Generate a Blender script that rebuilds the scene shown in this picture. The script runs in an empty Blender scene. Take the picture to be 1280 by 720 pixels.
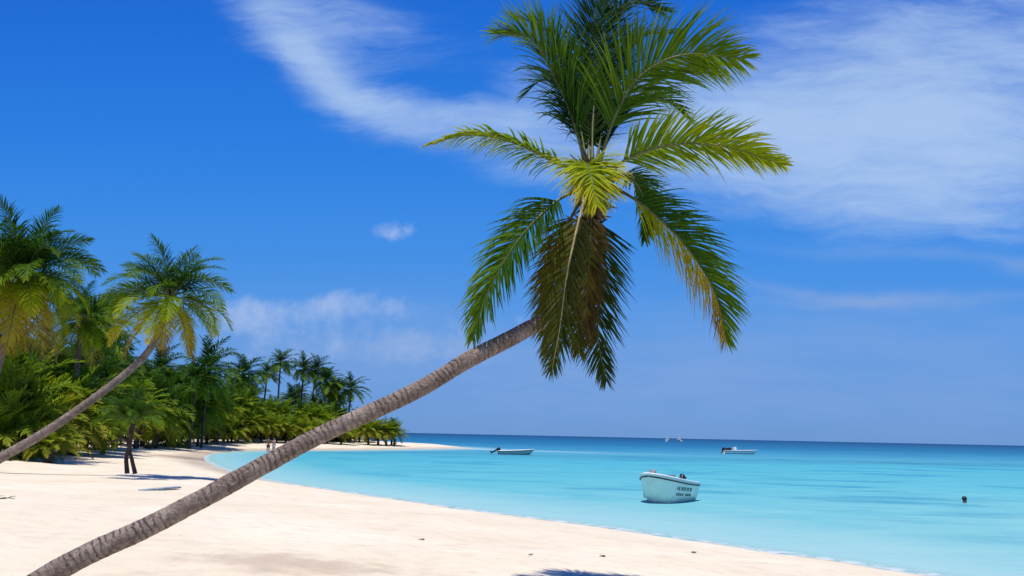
import bpy, bmesh, math, random
import numpy as np
from mathutils import Vector, Matrix, noise as mnoise

R = math.radians
scene = bpy.context.scene
col = scene.collection
rnd = random.Random(7)

# ------------------------------------------------------------------ camera
W, H, F = 1280.0, 720.0, 1000.0
CAM_Z = 2.2
PHI = math.atan(0.0208)
TH = math.atan(183.7 * math.cos(PHI) / F)
_F = Vector((0, math.cos(TH), math.sin(TH)))
_R0 = Vector((1, 0, 0))
_U0 = Vector((0, -math.sin(TH), math.cos(TH)))
_R = _R0 * math.cos(PHI) + _U0 * math.sin(PHI)
_U = -_R0 * math.sin(PHI) + _U0 * math.cos(PHI)
CAM = Vector((0, 0, CAM_Z))


def ray(px, py):
    return _F + _R * ((px - W / 2) / F) - _U * ((py - H / 2) / F)


def at_z(px, py, z):
    d = ray(px, py)
    return CAM + d * ((z - CAM_Z) / d.z)


def at_y(px, py, Y):
    d = ray(px, py)
    return CAM + d * (Y / d.y)


cam_d = bpy.data.cameras.new('camera')
cam_d.lens = 36 * F / W
cam_d.sensor_width = 36
cam_d.clip_start = 0.05
cam_d.clip_end = 60000
cam = bpy.data.objects.new('camera', cam_d)
m = Matrix((_R, _U, -_F)).transposed().to_4x4()
m.translation = CAM
cam.matrix_world = m
col.objects.link(cam)
scene.camera = cam

# ------------------------------------------------------------------ helpers


def srgb(r, g, b):
    def f(c):
        c /= 255.0
        return c / 12.92 if c <= 0.04045 else ((c + 0.055) / 1.055) ** 2.4
    return (f(r), f(g), f(b), 1.0)


def tag(o, label=None, cat=None, group=None, kind=None):
    if label:
        o['label'] = label
    if cat:
        o['category'] = cat
    if group:
        o['group'] = group
    if kind:
        o['kind'] = kind
    return o


def empty(name, loc, rz=0.0):
    o = bpy.data.objects.new(name, None)
    o.empty_display_size = 0.3
    o.location = loc
    o.rotation_euler = (0, 0, rz)
    col.objects.link(o)
    return o


def link(name, me, parent=None, loc=(0, 0, 0)):
    o = bpy.data.objects.new(name, me)
    o.location = loc
    col.objects.link(o)
    if parent:
        o.parent = parent
    return o


def pymesh(name, verts, faces, mat=None, attrs=None, smooth=True):
    me = bpy.data.meshes.new(name)
    me.from_pydata([tuple(v) for v in verts], [], faces)
    if mat:
        me.materials.append(mat)
    if attrs:
        for k, vals in attrs.items():
            a = me.attributes.new(k, 'FLOAT', 'POINT')
            a.data.foreach_set('value', np.asarray(vals, dtype=np.float32))
    if smooth:
        me.polygons.foreach_set('use_smooth', [True] * len(me.polygons))
    me.update()
    return me


class MB:
    """collects simple solids into ONE mesh"""

    def __init__(s):
        s.v, s.f = [], []

    def add(s, verts, faces):
        o = len(s.v)
        s.v += [Vector(p) for p in verts]
        s.f += [tuple(i + o for i in f) for f in faces]
        return s

    def box(s, c, d, rot=None, taper=1.0):
        x, y, z = d[0] / 2, d[1] / 2, d[2] / 2
        vs = []
        for sz in (-1, 1):
            t = taper if sz > 0 else 1.0
            for sx, sy in ((-1, -1), (1, -1), (1, 1), (-1, 1)):
                p = Vector((sx * x * t, sy * y * t, sz * z))
                if rot:
                    p = rot @ p
                vs.append(p + Vector(c))
        return s.add(vs, [(3, 2, 1, 0), (4, 5, 6, 7), (0, 1, 5, 4), (1, 2, 6, 5), (2, 3, 7, 6), (3, 0, 4, 7)])

    def tube(s, pts, radii, n=8, cap=True):
        pts = [Vector(p) for p in pts]
        if not hasattr(radii, '__len__'):
            radii = [radii] * len(pts)
        vs, fs = [], []
        prevN = None
        for i, p in enumerate(pts):
            T = (pts[min(i + 1, len(pts) - 1)] - pts[max(i - 1, 0)]).normalized()
            if prevN is None:
                a = Vector((0, 0, 1)) if abs(T.z) < 0.9 else Vector((1, 0, 0))
                N = (a - T * a.dot(T)).normalized()
            else:
                N = (prevN - T * prevN.dot(T)).normalized()
            prevN = N
            B = T.cross(N)
            for k in range(n):
                an = 2 * math.pi * k / n
                vs.append(p + (N * math.cos(an) + B * math.sin(an)) * radii[i])
        for i in range(len(pts) - 1):
            for k in range(n):
                k2 = (k + 1) % n
                fs.append((i * n + k, i * n + k2, (i + 1) * n + k2, (i + 1) * n + k))
        if cap:
            fs.append(tuple(range(n - 1, -1, -1)))
            fs.append(tuple((len(pts) - 1) * n + k for k in range(n)))
        return s.add(vs, fs)

    def ball(s, c, r, n=10, m=7):
        c = Vector(c)
        if not hasattr(r, '__len__'):
            r = (r, r, r)
        vs = [c + Vector((0, 0, -r[2]))]
        for j in range(1, m):
            ph = -math.pi / 2 + math.pi * j / m
            for k in range(n):
                a = 2 * math.pi * k / n
                vs.append(c + Vector((r[0] * math.cos(ph) * math.cos(a), r[1] * math.cos(ph) * math.sin(a), r[2] * math.sin(ph))))
        vs.append(c + Vector((0, 0, r[2])))
        fs = []
        for k in range(n):
            fs.append((0, 1 + (k + 1) % n, 1 + k))
        for j in range(m - 2):
            for k in range(n):
                a, b = 1 + j * n + k, 1 + j * n + (k + 1) % n
                fs.append((a, b, b + n, a + n))
        top = len(vs) - 1
        o = 1 + (m - 2) * n
        for k in range(n):
            fs.append((o + k, o + (k + 1) % n, top))
        return s.add(vs, fs)

    def build(s, name, mat, parent=None, smooth=True, bevel=0, loc=(0, 0, 0)):
        me = pymesh(name, s.v, s.f, mat, smooth=smooth)
        o = link(name, me, parent, loc)
        if bevel:
            b = o.modifiers.new('bevel', 'BEVEL')
            b.width = bevel
            b.segments = 2
            b.limit_method = 'ANGLE'
        return o


# ------------------------------------------------------------------ node helper
class NT:
    def __init__(s, tree):
        s.t = tree
        s.t.nodes.clear()

    def n(s, typ, **kw):
        nd = s.t.nodes.new(typ)
        for k, v in kw.items():
            setattr(nd, k, v)
        return nd

    def put(s, sock, v):
        if v is None:
            return
        if hasattr(v, 'is_output'):
            s.t.links.new(v, sock)
        else:
            sock.default_value = v

    def m(s, op, a, b=None, c=None, clamp=False):
        nd = s.n('ShaderNodeMath', operation=op)
        nd.use_clamp = clamp
        for i, v in enumerate((a, b, c)):
            s.put(nd.inputs[i], v)
        return nd.outputs[0]

    def vm(s, op, a, b=None):
        nd = s.n('ShaderNodeVectorMath', operation=op)
        s.put(nd.inputs[0], a)
        s.put(nd.inputs[1], b)
        return nd.outputs[0]

    def noise(s, vec, scale, detail=4, rough=0.55, dist=0.0):
        nd = s.n('ShaderNodeTexNoise')
        s.put(nd.inputs['Vector'], vec)
        nd.inputs['Scale'].default_value = scale
        nd.inputs['Detail'].default_value = detail
        nd.inputs['Roughness'].default_value = rough
        nd.inputs['Distortion'].default_value = dist
        return nd.outputs['Fac']

    def mapr(s, v, a, b, c=0.0, d=1.0, smooth=False):
        nd = s.n('ShaderNodeMapRange')
        if smooth:
            nd.interpolation_type = 'SMOOTHSTEP'
        s.put(nd.inputs['Value'], v)
        for k, x in (('From Min', a), ('From Max', b), ('To Min', c), ('To Max', d)):
            s.put(nd.inputs[k], x)
        return nd.outputs['Result']

    def mix(s, fac, a, b, blend='MIX'):
        nd = s.n('ShaderNodeMix', data_type='RGBA', blend_type=blend)
        s.put(nd.inputs[0], fac)
        s.put(nd.inputs[6], a)
        s.put(nd.inputs[7], b)
        return nd.outputs[2]

    def ramp(s, fac, stops, interp='LINEAR'):
        nd = s.n('ShaderNodeValToRGB')
        cr = nd.color_ramp
        cr.interpolation = interp
        while len(cr.elements) < len(stops):
            cr.elements.new(0.5)
        for e, (p, c) in zip(cr.elements, stops):
            e.position = p
            e.color = c if len(c) == 4 else (*c, 1)
        s.put(nd.inputs[0], fac)
        return nd.outputs[0]

    def comb(s, x, y, z=0.0):
        nd = s.n('ShaderNodeCombineXYZ')
        for i, v in enumerate((x, y, z)):
            s.put(nd.inputs[i], v)
        return nd.outputs[0]

    def attr(s, name):
        nd = s.n('ShaderNodeAttribute', attribute_name=name)
        return nd.outputs['Fac']

    def pos(s):
        return s.n('ShaderNodeNewGeometry').outputs['Position']

    def obj(s):
        return s.n('ShaderNodeTexCoord').outputs['Object']

    def sep(s, v):
        nd = s.n('ShaderNodeSeparateXYZ')
        s.put(nd.inputs[0], v)
        return nd.outputs

    def bump(s, h, strength=0.3, dist=0.02, normal=None):
        nd = s.n('ShaderNodeBump')
        nd.inputs['Strength'].default_value = strength
        nd.inputs['Distance'].default_value = dist
        s.put(nd.inputs['Height'], h)
        if normal:
            s.put(nd.inputs['Normal'], normal)
        return nd.outputs[0]


def mat_new(name):
    mt = bpy.data.materials.new(name)
    mt.use_nodes = True
    return mt, NT(mt.node_tree)


def simple_mat(name, c, rough=0.5, var=0.12, scale=6.0, metal=0.0, spec=0.4, bump=0.0):
    mt, t = mat_new(name)
    f = t.noise(t.obj(), scale, 5)
    c2 = tuple(min(1, x * (1 - 2 * var)) for x in c[:3]) + (1,)
    p = t.n('ShaderNodeBsdfPrincipled')
    t.put(p.inputs['Base Color'], t.mix(t.mapr(f, 0.35, 0.65), tuple(c[:3]) + (1,), c2))
    p.inputs['Roughness'].default_value = rough
    p.inputs['Metallic'].default_value = metal
    p.inputs['Specular IOR Level'].default_value = spec
    if bump:
        t.put(p.inputs['Normal'], t.bump(f, bump, 0.01))
    o = t.n('ShaderNodeOutputMaterial')
    t.t.links.new(p.outputs[0], o.inputs[0])
    return mt


# ------------------------------------------------------------------ sun and sky
SUN_DIR = Vector((-0.35, -0.94, 0.0)).normalized() * math.cos(R(77.5)) + Vector((0, 0, math.sin(R(77.5))))
sd = bpy.data.lights.new('sun', 'SUN')
sd.energy = 4.9
sd.angle = R(0.5)
sd.color = (1.0, 0.94, 0.84)
sun = bpy.data.objects.new('sun', sd)
sun.rotation_euler = SUN_DIR.to_track_quat('Z', 'Y').to_euler()
sun.location = SUN_DIR * 60
col.objects.link(sun)

world = bpy.data.worlds.new('World')
scene.world = world
world.use_nodes = True
t = NT(world.node_tree)
sky = t.n('ShaderNodeTexSky', sky_type='NISHITA')
sky.sun_disc = False
sky.sun_elevation = R(77.5)
sky.sun_rotation = math.atan2(SUN_DIR.x, SUN_DIR.y)
sky.air_density = 1.0
sky.dust_density = 0.2
sky.ozone_density = 3.0
d = t.vm('NORMALIZE', t.n('ShaderNodeTexCoord').outputs['Generated'])
sx, sy, sz = t.sep(d)
den = t.m('MAXIMUM', t.m('ABSOLUTE', sy), 0.12)
u = t.m('DIVIDE', sx, den)
v = t.m('DIVIDE', t.m('MAXIMUM', sz, 0.0), den)


def uv(px, py):
    q = ray(px, py)
    return q.x / q.y, q.z / q.y


grad = t.ramp(t.m('MULTIPLY', v, 1.25), [
    (0.0, srgb(92, 146, 212)), (0.06, srgb(92, 149, 219)), (0.17, srgb(80, 150, 230)), (0.30, srgb(58, 142, 233)),
    (0.46, srgb(36, 127, 229)), (0.68, srgb(20, 109, 219)), (1.0, srgb(14, 88, 198))])
# the left of the sky, away from the cloud sheet, is a little deeper
grad = t.mix(t.mapr(u, -0.1, -0.7, 0, 0.35), grad, t.mix(1.0, grad, (0.62, 0.92, 0.98, 1), 'MULTIPLY'))
base = t.mix(1.0, grad, (10, 10, 10, 1), 'MULTIPLY')
base = t.mix(0.08, base, sky.outputs[0])

wv = t.comb(u, v, 0.0)
warp = t.n('ShaderNodeTexNoise')
t.put(warp.inputs['Vector'], wv)
warp.inputs['Scale'].default_value = 5.0
warp.inputs['Detail'].default_value = 5
wofs = t.vm('MULTIPLY', t.vm('SUBTRACT', warp.outputs['Color'], (0.5, 0.5, 0.5)), (0.10, 0.07, 0.0))
wp = t.vm('ADD', wv, wofs)
wu, wvv, _ = t.sep(wp)


def blob(px, py, lx, ly, ang, amp, power=2.0):
    """soft elongated patch: ang is the image angle, positive running down to the right"""
    u0, v0 = uv(px, py)
    a = R(-ang)
    du = t.m('SUBTRACT', wu, u0)
    dv = t.m('SUBTRACT', wvv, v0)
    ca, sa = math.cos(a), math.sin(a)
    p = t.m('ADD', t.m('MULTIPLY', du, ca * F / lx), t.m('MULTIPLY', dv, sa * F / lx))
    q = t.m('ADD', t.m('MULTIPLY', du, -sa * F / ly), t.m('MULTIPLY', dv, ca * F / ly))
    r2 = t.m('ADD', t.m('MULTIPLY', p, p), t.m('MULTIPLY', q, q))
    e = t.m('POWER', 2.71828, t.m('MULTIPLY', t.m('POWER', r2, power / 2), -1.0))
    return t.m('MULTIPLY', e, amp)


def total(lst):
    s = lst[0]
    for x in lst[1:]:
        s = t.m('ADD', s, x)
    return s


def rotvec(ang, sx_, sy_):
    mp = t.n('ShaderNodeMapping')
    t.put(mp.inputs['Vector'], wp)
    mp.inputs['Rotation'].default_value = (0, 0, R(ang))
    mp.inputs['Scale'].default_value = (sx_, sy_, 1)
    return mp.outputs[0]


cir = total([
    blob(1120, 200, 330, 110, 4, 0.86, 3.0),
    blob(1230, 60, 330, 120, -8, 0.8, 2.4),
    blob(880, 160, 120, 90, -10, 0.45),
    blob(352, 25, 130, 55, 48, 0.62, 2.0),
    blob(440, 112, 120, 34, 33, 0.68, 2.0),
    blob(580, 152, 130, 30, 3, 0.6, 2.0),
    blob(450, 30, 150, 70, 20, 0.40),
    blob(660, 120, 60, 60, 0, 0.35),
    blob(700, 200, 120, 50, 0, 0.4),
])
fib = t.noise(rotvec(-28, 1.0, 6.0), 7.0, 11, 0.68)
fib2 = t.noise(rotvec(6, 1.0, 3.0), 3.4, 11, 0.64)
cfi = t.m('ADD', t.m('MULTIPLY', fib, 0.4), t.m('MULTIPLY', fib2, 0.6))
cirD = t.mapr(t.m('ADD', cir, t.m('MULTIPLY', t.m('SUBTRACT', cfi, 0.5), 2.0)), 0.05, 1.25, 0.0, 1.0, True)
cirD = t.m('MULTIPLY', cirD, t.mapr(cir, 0.02, 0.35, 0.0, 1.0, True))

cum = total([
    blob(492, 293, 38, 13, -6, 1.0),
    blob(460, 385, 90, 15, 4, 0.85, 2.2),
    blob(340, 380, 60, 15, 4, 0.8),
    blob(300, 398, 55, 18, 6, 0.9),
    blob(400, 412, 140, 26, 3, 0.62),
    blob(500, 440, 130, 18, 2, 0.5),
    blob(300, 440, 110, 22, 0, 0.45),
    blob(560, 432, 60, 20, 5, 0.6),
    blob(640, 400, 60, 14, 0, 0.4),
])
puf = t.noise(wp, 20.0, 11, 0.64)
cumD = t.mapr(t.m('ADD', cum, t.m('MULTIPLY', t.m('SUBTRACT', puf, 0.5), 3.0)), 0.30, 1.5, 0.0, 0.66, True)
cumD = t.m('MULTIPLY', cumD, t.mapr(cum, 0.05, 0.4, 0.0, 1.0, True))

thin = total([
    blob(1020, 470, 420, 70, 1, 0.95, 3.0),
    blob(640, 485, 240, 60, 0, 0.5, 2.5),
    blob(1130, 376, 210, 8, -2, 1.1),
    blob(1010, 366, 110, 8, 4, 1.0),
    blob(1170, 322, 180, 9, 2, 0.8),
    blob(1285, 338, 40, 12, 0, 0.8),
    blob(1180, 405, 220, 25, 0, 0.5),
    blob(430, 425, 220, 45, 0, 0.8),
])
thD = t.m('MULTIPLY', thin, t.mapr(t.noise(rotvec(2, 1.0, 6.0), 6.0, 7), 0.25, 0.7, 0.3, 1.0))
c1 = t.mix(cumD, base, tuple(10 * x for x in srgb(182, 200, 236)[:3]) + (1,))
c1 = t.mix(t.m('MULTIPLY', thD, 0.75), c1, tuple(10 * x for x in srgb(128, 165, 222)[:3]) + (1,))
c1 = t.mix(t.m('MULTIPLY', cirD, 0.90), c1, tuple(10 * x for x in srgb(174, 202, 240)[:3]) + (1,))
bg = t.n('ShaderNodeBackground')
t.put(bg.inputs['Color'], c1)
bg.inputs['Strength'].default_value = 0.1
wo = t.n('ShaderNodeOutputWorld')
t.t.links.new(bg.outputs[0], wo.inputs[0])

vs = scene.view_settings
vs.view_transform = 'Standard'
vs.look = 'None'
vs.exposure = 0.0
vs.gamma = 1.0
vs.use_curve_mapping = False
scene.cycles.max_bounces = 8
scene.cycles.transparent_max_bounces = 12
scene.cycles.use_denoising = True

# ------------------------------------------------------------------ the coast
shore_px = [(1340, 772), (1168, 720), (1020, 698), (912, 683), (746, 658), (600, 640), (470, 621), (342, 602),
            (300, 593), (274, 585), (258, 577), (254, 572), (262, 567), (300, 564), (352, 563), (409, 563), (500, 562), (566, 561)]
coast = [tuple(at_z(px, py, 0)[:2]) for px, py in shore_px]
tip = coast[-1]
coast = [(30, -25), (16, -2)] + coast + [(tip[0] + 3.5, tip[1] + 6), (tip[0] - 1, tip[1] + 18), (-26, 165), (-45, 215), (-130, 420), (-420, 640),
                                          (-1500, 900), (-1500, -1500), (300, -1500), (120, -300)]
CO = np.array(coast)


def signed(P):
    """distance inland (positive) or offshore (negative) for an (n,2) array"""
    n = len(CO)
    best = np.full(len(P), 1e18)
    inside = np.zeros(len(P), bool)
    for i in range(n):
        a, b = CO[i], CO[(i + 1) % n]
        ab = b - a
        tt = np.clip(((P - a) @ ab) / (ab @ ab), 0, 1)
        q = P - (a + tt[:, None] * ab)
        best = np.minimum(best, (q * q).sum(1))
        c = ((a[1] > P[:, 1]) != (b[1] > P[:, 1]))
        with np.errstate(divide='ignore', invalid='ignore'):
            xx = (b[0] - a[0]) * (P[:, 1] - a[1]) / (b[1] - a[1]) + a[0]
        inside ^= c & (P[:, 0] < xx)
    dd = np.sqrt(best)
    return np.where(inside, dd, -dd)


def vnoise(x, y, sc, seed=0.0):
    return np.array([mnoise.noise(Vector((a * sc + seed, b * sc - seed, seed * 1.7))) for a, b in zip(x, y)])


def height(s, n1=0, n2=0, n3=0):
    land = 1.2 * (1 - np.exp(-np.maximum(s, 0) / 12.0))
    seabed = -1.9 * (1 - np.exp(np.minimum(s, 0) / 14.0))
    und = (n1 * 0.10 + n2 * 0.035 + n3 * 0.012) * np.clip(s / 5.0, 0, 1)
    return np.where(s > 0, land, seabed) + und


def ground_z(x, y):
    s = signed(np.array([[x, y]]))
    n1 = vnoise([x], [y], 0.13, 3.1)
    n2 = vnoise([x], [y], 0.6, 5.2)
    n3 = vnoise([x], [y], 2.0, 9.7)
    return float(height(s, n1, n2, n3)[0])


def polar(nr, r0, r1):
    rr = np.concatenate([[0.0], np.geomspace(r0, r1, nr)])
    front = np.arange(-42, 42, 0.32)
    back = np.arange(42, 318, 3.0)
    az = np.radians(np.concatenate([front, back]))
    Rg, A = np.meshgrid(rr[1:], az, indexing='ij')
    x = np.concatenate([[0.0], (Rg * np.sin(A)).ravel()])
    y = np.concatenate([[0.0], (Rg * np.cos(A)).ravel()])
    na = len(az)
    faces = [(0, 1 + (k + 1) % na, 1 + k) for k in range(na)]
    for i in range(nr - 1):
        o = 1 + i * na
        for k in range(na):
            k2 = (k + 1) % na
            faces.append((o + k, o + k2, o + na + k2, o + na + k))
    return x, y, faces


gx, gy, gf = polar(300, 0.6, 32000.0)
gs = signed(np.stack([gx, gy], 1))
r_ = np.hypot(gx, gy)
near = r_ < 300
n1 = np.zeros(len(gx)); n2 = np.zeros(len(gx)); n3 = np.zeros(len(gx))
n1[near] = vnoise(gx[near], gy[near], 0.13, 3.1)
n2[near] = vnoise(gx[near], gy[near], 0.6, 5.2)
n3[near] = vnoise(gx[near], gy[near], 2.0, 9.7)
gz = height(gs + 0.25 * n2 * np.clip(1 - np.abs(gs) / 4, 0, 1), n1, n2, n3)
# keep far sea bed well under the sea sheet
gz = np.where((gs < 0) & (r_ > 400), np.minimum(gz, -2.5 - r_ * 2e-4), gz)

# sand ------------------------------------------------------------
sand, t = mat_new('beach_sand')
P = t.pos()
s_ = t.attr('inland')
big = t.noise(P, 0.35, 5, 0.55)
mid = t.noise(P, 2.2, 6, 0.6)
fine = t.noise(P, 45.0, 4, 0.6)
c = t.mix(t.mapr(big, 0.35, 0.68), (0.745, 0.67, 0.515, 1), (0.665, 0.57, 0.41, 1))
c = t.mix(t.mapr(mid, 0.50, 0.72, 0, 0.45), c, (0.56, 0.45, 0.34, 1))
c = t.mix(t.mapr(fine, 0.52, 0.75, 0, 0.5), c, (0.50, 0.41, 0.32, 1))
# wrack: thin scattered dark crumbs of weed
wr = t.noise(P, 7.0, 3, 0.6)
wr2 = t.noise(P, 0.8, 3, 0.6)
c = t.mix(t.m('MULTIPLY', t.mapr(wr, 0.67, 0.74), t.mapr(wr2, 0.5, 0.65, 0, 0.7)), c, (0.20, 0.145, 0.10, 1))
# brown weed and damp streaks at the head of the cove
px_, py_, pz_ = t.sep(P)


def patch(x0, y0, rx, ry, ang):
    ca, sa = math.cos(R(ang)), math.sin(R(ang))
    dx = t.m('SUBTRACT', px_, x0)
    dy = t.m('SUBTRACT', py_, y0)
    p = t.m('ADD', t.m('MULTIPLY', dx, ca / rx), t.m('MULTIPLY', dy, sa / rx))
    q = t.m('ADD', t.m('MULTIPLY', dx, -sa / ry), t.m('MULTIPLY', dy, ca / ry))
    return t.m('SUBTRACT', 1.0, t.m('SQRT', t.m('ADD', t.m('MULTIPLY', p, p), t.m('MULTIPLY', q, q))))


w1 = at_z(222, 563.5, 0.6)
w2 = at_z(300, 560.5, 0.5)
stn = t.m('MAXIMUM', patch(w1.x, w1.y, 4.5, 5.5, 20), patch(w2.x, w2.y, 12.0, 2.5, 8))
stn = t.mapr(t.m('ADD', stn, t.m('MULTIPLY', t.m('SUBTRACT', t.noise(P, 0.9, 5, 0.6), 0.5), 2.0)), 0.1, 0.8, 0, 0.8, True)
c = t.mix(stn, c, (0.33, 0.235, 0.18, 1))
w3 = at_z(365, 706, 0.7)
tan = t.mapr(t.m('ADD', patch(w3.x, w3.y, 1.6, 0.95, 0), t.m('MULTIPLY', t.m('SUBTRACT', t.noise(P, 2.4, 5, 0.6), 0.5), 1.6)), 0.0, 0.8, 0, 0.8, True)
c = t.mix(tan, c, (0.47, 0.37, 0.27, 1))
# damp band by the water, wider in the cove
wet_w = t.mapr(py_, 32.0, 50.0, 0.35, 3.2)
wet = t.mapr(t.m('ADD', s_, t.m('MULTIPLY', t.m('SUBTRACT', t.noise(P, 0.9, 4), 0.5), t.m('MULTIPLY', wet_w, 0.9))), t.m('MULTIPLY', wet_w, 0.25), wet_w, 1.0, 0.0, True)
wet = t.m('MULTIPLY', wet, t.mapr(s_, -1.2, -0.2))
c = t.mix(t.m('MULTIPLY', wet, 0.6), c, t.mix(1.0, c, (0.60, 0.54, 0.49, 1), 'MULTIPLY'))
p = t.n('ShaderNodeBsdfPrincipled')
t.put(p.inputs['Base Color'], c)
t.put(p.inputs['Roughness'], t.mapr(wet, 0, 1, 0.95, 0.45))
p.inputs['Specular IOR Level'].default_value = 0.25
foot = t.n('ShaderNodeTexVoronoi')
foot.feature = 'SMOOTH_F1'
t.put(foot.inputs['Vector'], t.vm('ADD', P, t.vm('MULTIPLY', t.n('ShaderNodeTexNoise').outputs['Color'], (0.4, 0.4, 0))))
foot.inputs['Scale'].default_value = 2.6
hgt = t.m('ADD', t.m('MULTIPLY', t.mapr(foot.outputs['Distance'], 0.0, 0.45), 0.5), t.m('ADD', t.m('MULTIPLY', mid, 0.8), t.m('MULTIPLY', fine, 0.10)))
t.put(p.inputs['Normal'], t.bump(hgt, 0.9, 0.09))
o = t.n('ShaderNodeOutputMaterial')
t.t.links.new(p.outputs[0], o.inputs[0])
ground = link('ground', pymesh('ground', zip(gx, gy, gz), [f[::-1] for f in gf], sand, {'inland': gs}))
tag(ground, kind='structure')

# sea -------------------------------------------------------------
wx, wy, wf = polar(200, 2.0, 32000.0)
wsd = signed(np.stack([wx, wy], 1))
seam, t = mat_new('sea_water')
P = t.pos()
off = t.attr('offshore')
px_, py_, pz_ = t.sep(P)
lowv = t.comb(t.m('MULTIPLY', px_, 0.035), t.m('MULTIPLY', py_, 0.10), 0.0)
ln = t.noise(lowv, 1.0, 5, 0.6)
yy = t.m('ADD', py_, t.m('MULTIPLY', t.m('SUBTRACT', ln, 0.5), t.m('MULTIPLY', py_, 0.35)))
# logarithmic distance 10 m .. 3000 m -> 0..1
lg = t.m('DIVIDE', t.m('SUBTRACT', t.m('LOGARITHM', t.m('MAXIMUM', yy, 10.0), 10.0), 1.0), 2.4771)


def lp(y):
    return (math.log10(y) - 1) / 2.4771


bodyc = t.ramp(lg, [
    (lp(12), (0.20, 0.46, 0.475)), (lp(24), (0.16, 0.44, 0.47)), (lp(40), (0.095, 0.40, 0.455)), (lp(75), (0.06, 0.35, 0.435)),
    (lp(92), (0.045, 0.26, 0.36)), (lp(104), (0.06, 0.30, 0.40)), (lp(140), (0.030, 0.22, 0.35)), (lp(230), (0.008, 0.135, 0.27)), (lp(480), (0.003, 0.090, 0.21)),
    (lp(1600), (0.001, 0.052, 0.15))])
# weed patches
wd = t.noise(t.comb(t.m('MULTIPLY', px_, 0.10), t.m('MULTIPLY', py_, 0.22), 3.0), 1.0, 5, 0.62)
bodyc = t.mix(t.m('MULTIPLY', t.mapr(wd, 0.50, 0.66, 0, 0.8, True), t.mapr(off, 2.0, 12.0, 0, 1, True)), bodyc, t.mix(1.0, bodyc, (0.40, 0.66, 0.82, 1), 'MULTIPLY'))
pl = t.noise(t.comb(t.m('MULTIPLY', px_, 0.3), t.m('MULTIPLY', py_, 0.7), 9.0), 1.0, 5, 0.6)
bodyc = t.mix(t.mapr(pl, 0.40, 0.68, 0, 0.7), bodyc, t.mix(1.0, bodyc, (1.5, 1.13, 1.05, 1), 'MULTIPLY'))
rip = t.noise(t.comb(t.m('MULTIPLY', px_, 0.9), t.m('MULTIPLY', py_, 2.4), 5.0), 1.0, 6, 0.7)
bodyc = t.mix(t.mapr(rip, 0.48, 0.70, 0, 0.35), bodyc, t.mix(1.0, bodyc, (0.68, 0.84, 0.92, 1), 'MULTIPLY'))
# pale sand bar running on from the end of the spit
b0 = tip
bx = t.m('DIVIDE', t.m('SUBTRACT', px_, b0[0] + 9), 15.0)
by = t.m('DIVIDE', t.m('SUBTRACT', py_, t.m('ADD', b0[1] + 2.0, t.m('MULTIPLY', t.m('SUBTRACT', px_, b0[0]), -0.45))), 4.5)
bar = t.m('POWER', 2.718, t.m('MULTIPLY', -1.0, t.m('ADD', t.m('MULTIPLY', bx, bx), t.m('MULTIPLY', by, by))))
bodyc = t.mix(t.m('MULTIPLY', bar, t.mapr(ln, 0.3, 0.6, 0.4, 0.85)), bodyc, (0.34, 0.50, 0.60, 1))
# first metres over pale sand
bodyc = t.mix(t.mapr(off, 0.0, 6.5, 0.75, 0.0), bodyc, (0.34, 0.53, 0.52, 1))
# small broken foam edge
fo = t.m('MULTIPLY', t.mapr(off, 0.05, 0.55, 1, 0, True), t.mapr(t.noise(P, 2.6, 6, 0.65), 0.42, 0.6))
bodyc = t.mix(t.m('MULTIPLY', fo, 0.8), bodyc, (0.8, 0.8, 0.78, 1))
wa = t.noise(t.vm('MULTIPLY', P, (0.8, 1.5, 1)), 2.2, 7, 0.65)
wb = t.noise(t.vm('MULTIPLY', P, (0.25, 0.55, 1)), 1.0, 4, 0.6)
nrm = t.bump(t.m('ADD', t.m('MULTIPLY', wa, 0.6), wb), 0.55, 0.25)
df = t.n('ShaderNodeBsdfDiffuse')
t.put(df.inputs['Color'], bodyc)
t.put(df.inputs['Normal'], nrm)
gl = t.n('ShaderNodeBsdfGlossy')
gl.inputs['Roughness'].default_value = 0.22
t.put(gl.inputs['Normal'], nrm)
lw = t.n('ShaderNodeLayerWeight')
lw.inputs['Blend'].default_value = 0.5
# a ruffled sea never reaches the mirror-like grazing reflection of flat water
refl = t.m('ADD', 0.025, t.m('MULTIPLY', t.m('POWER', lw.outputs['Facing'], 5.0), 0.13))
p = t.n('ShaderNodeMixShader')
t.put(p.inputs[0], refl)
t.t.links.new(df.outputs[0], p.inputs[1])
t.t.links.new(gl.outputs[0], p.inputs[2])
tr = t.n('ShaderNodeBsdfTransparent')
tr.inputs[0].default_value = (0.80, 0.95, 0.97, 1)
mx = t.n('ShaderNodeMixShader')
t.put(mx.inputs[0], t.m('MAXIMUM', t.mapr(off, -0.1, 0.8, 0.80, 1.0), t.m('MULTIPLY', fo, 0.8)))
t.t.links.new(tr.outputs[0], mx.inputs[1])
t.t.links.new(p.outputs[0], mx.inputs[2])
o = t.n('ShaderNodeOutputMaterial')
t.t.links.new(mx.outputs[0], o.inputs[0])
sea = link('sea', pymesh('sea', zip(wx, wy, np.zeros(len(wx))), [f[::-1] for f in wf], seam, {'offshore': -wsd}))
tag(sea, kind='structure')

# ------------------------------------------------------------------ plant materials


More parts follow.
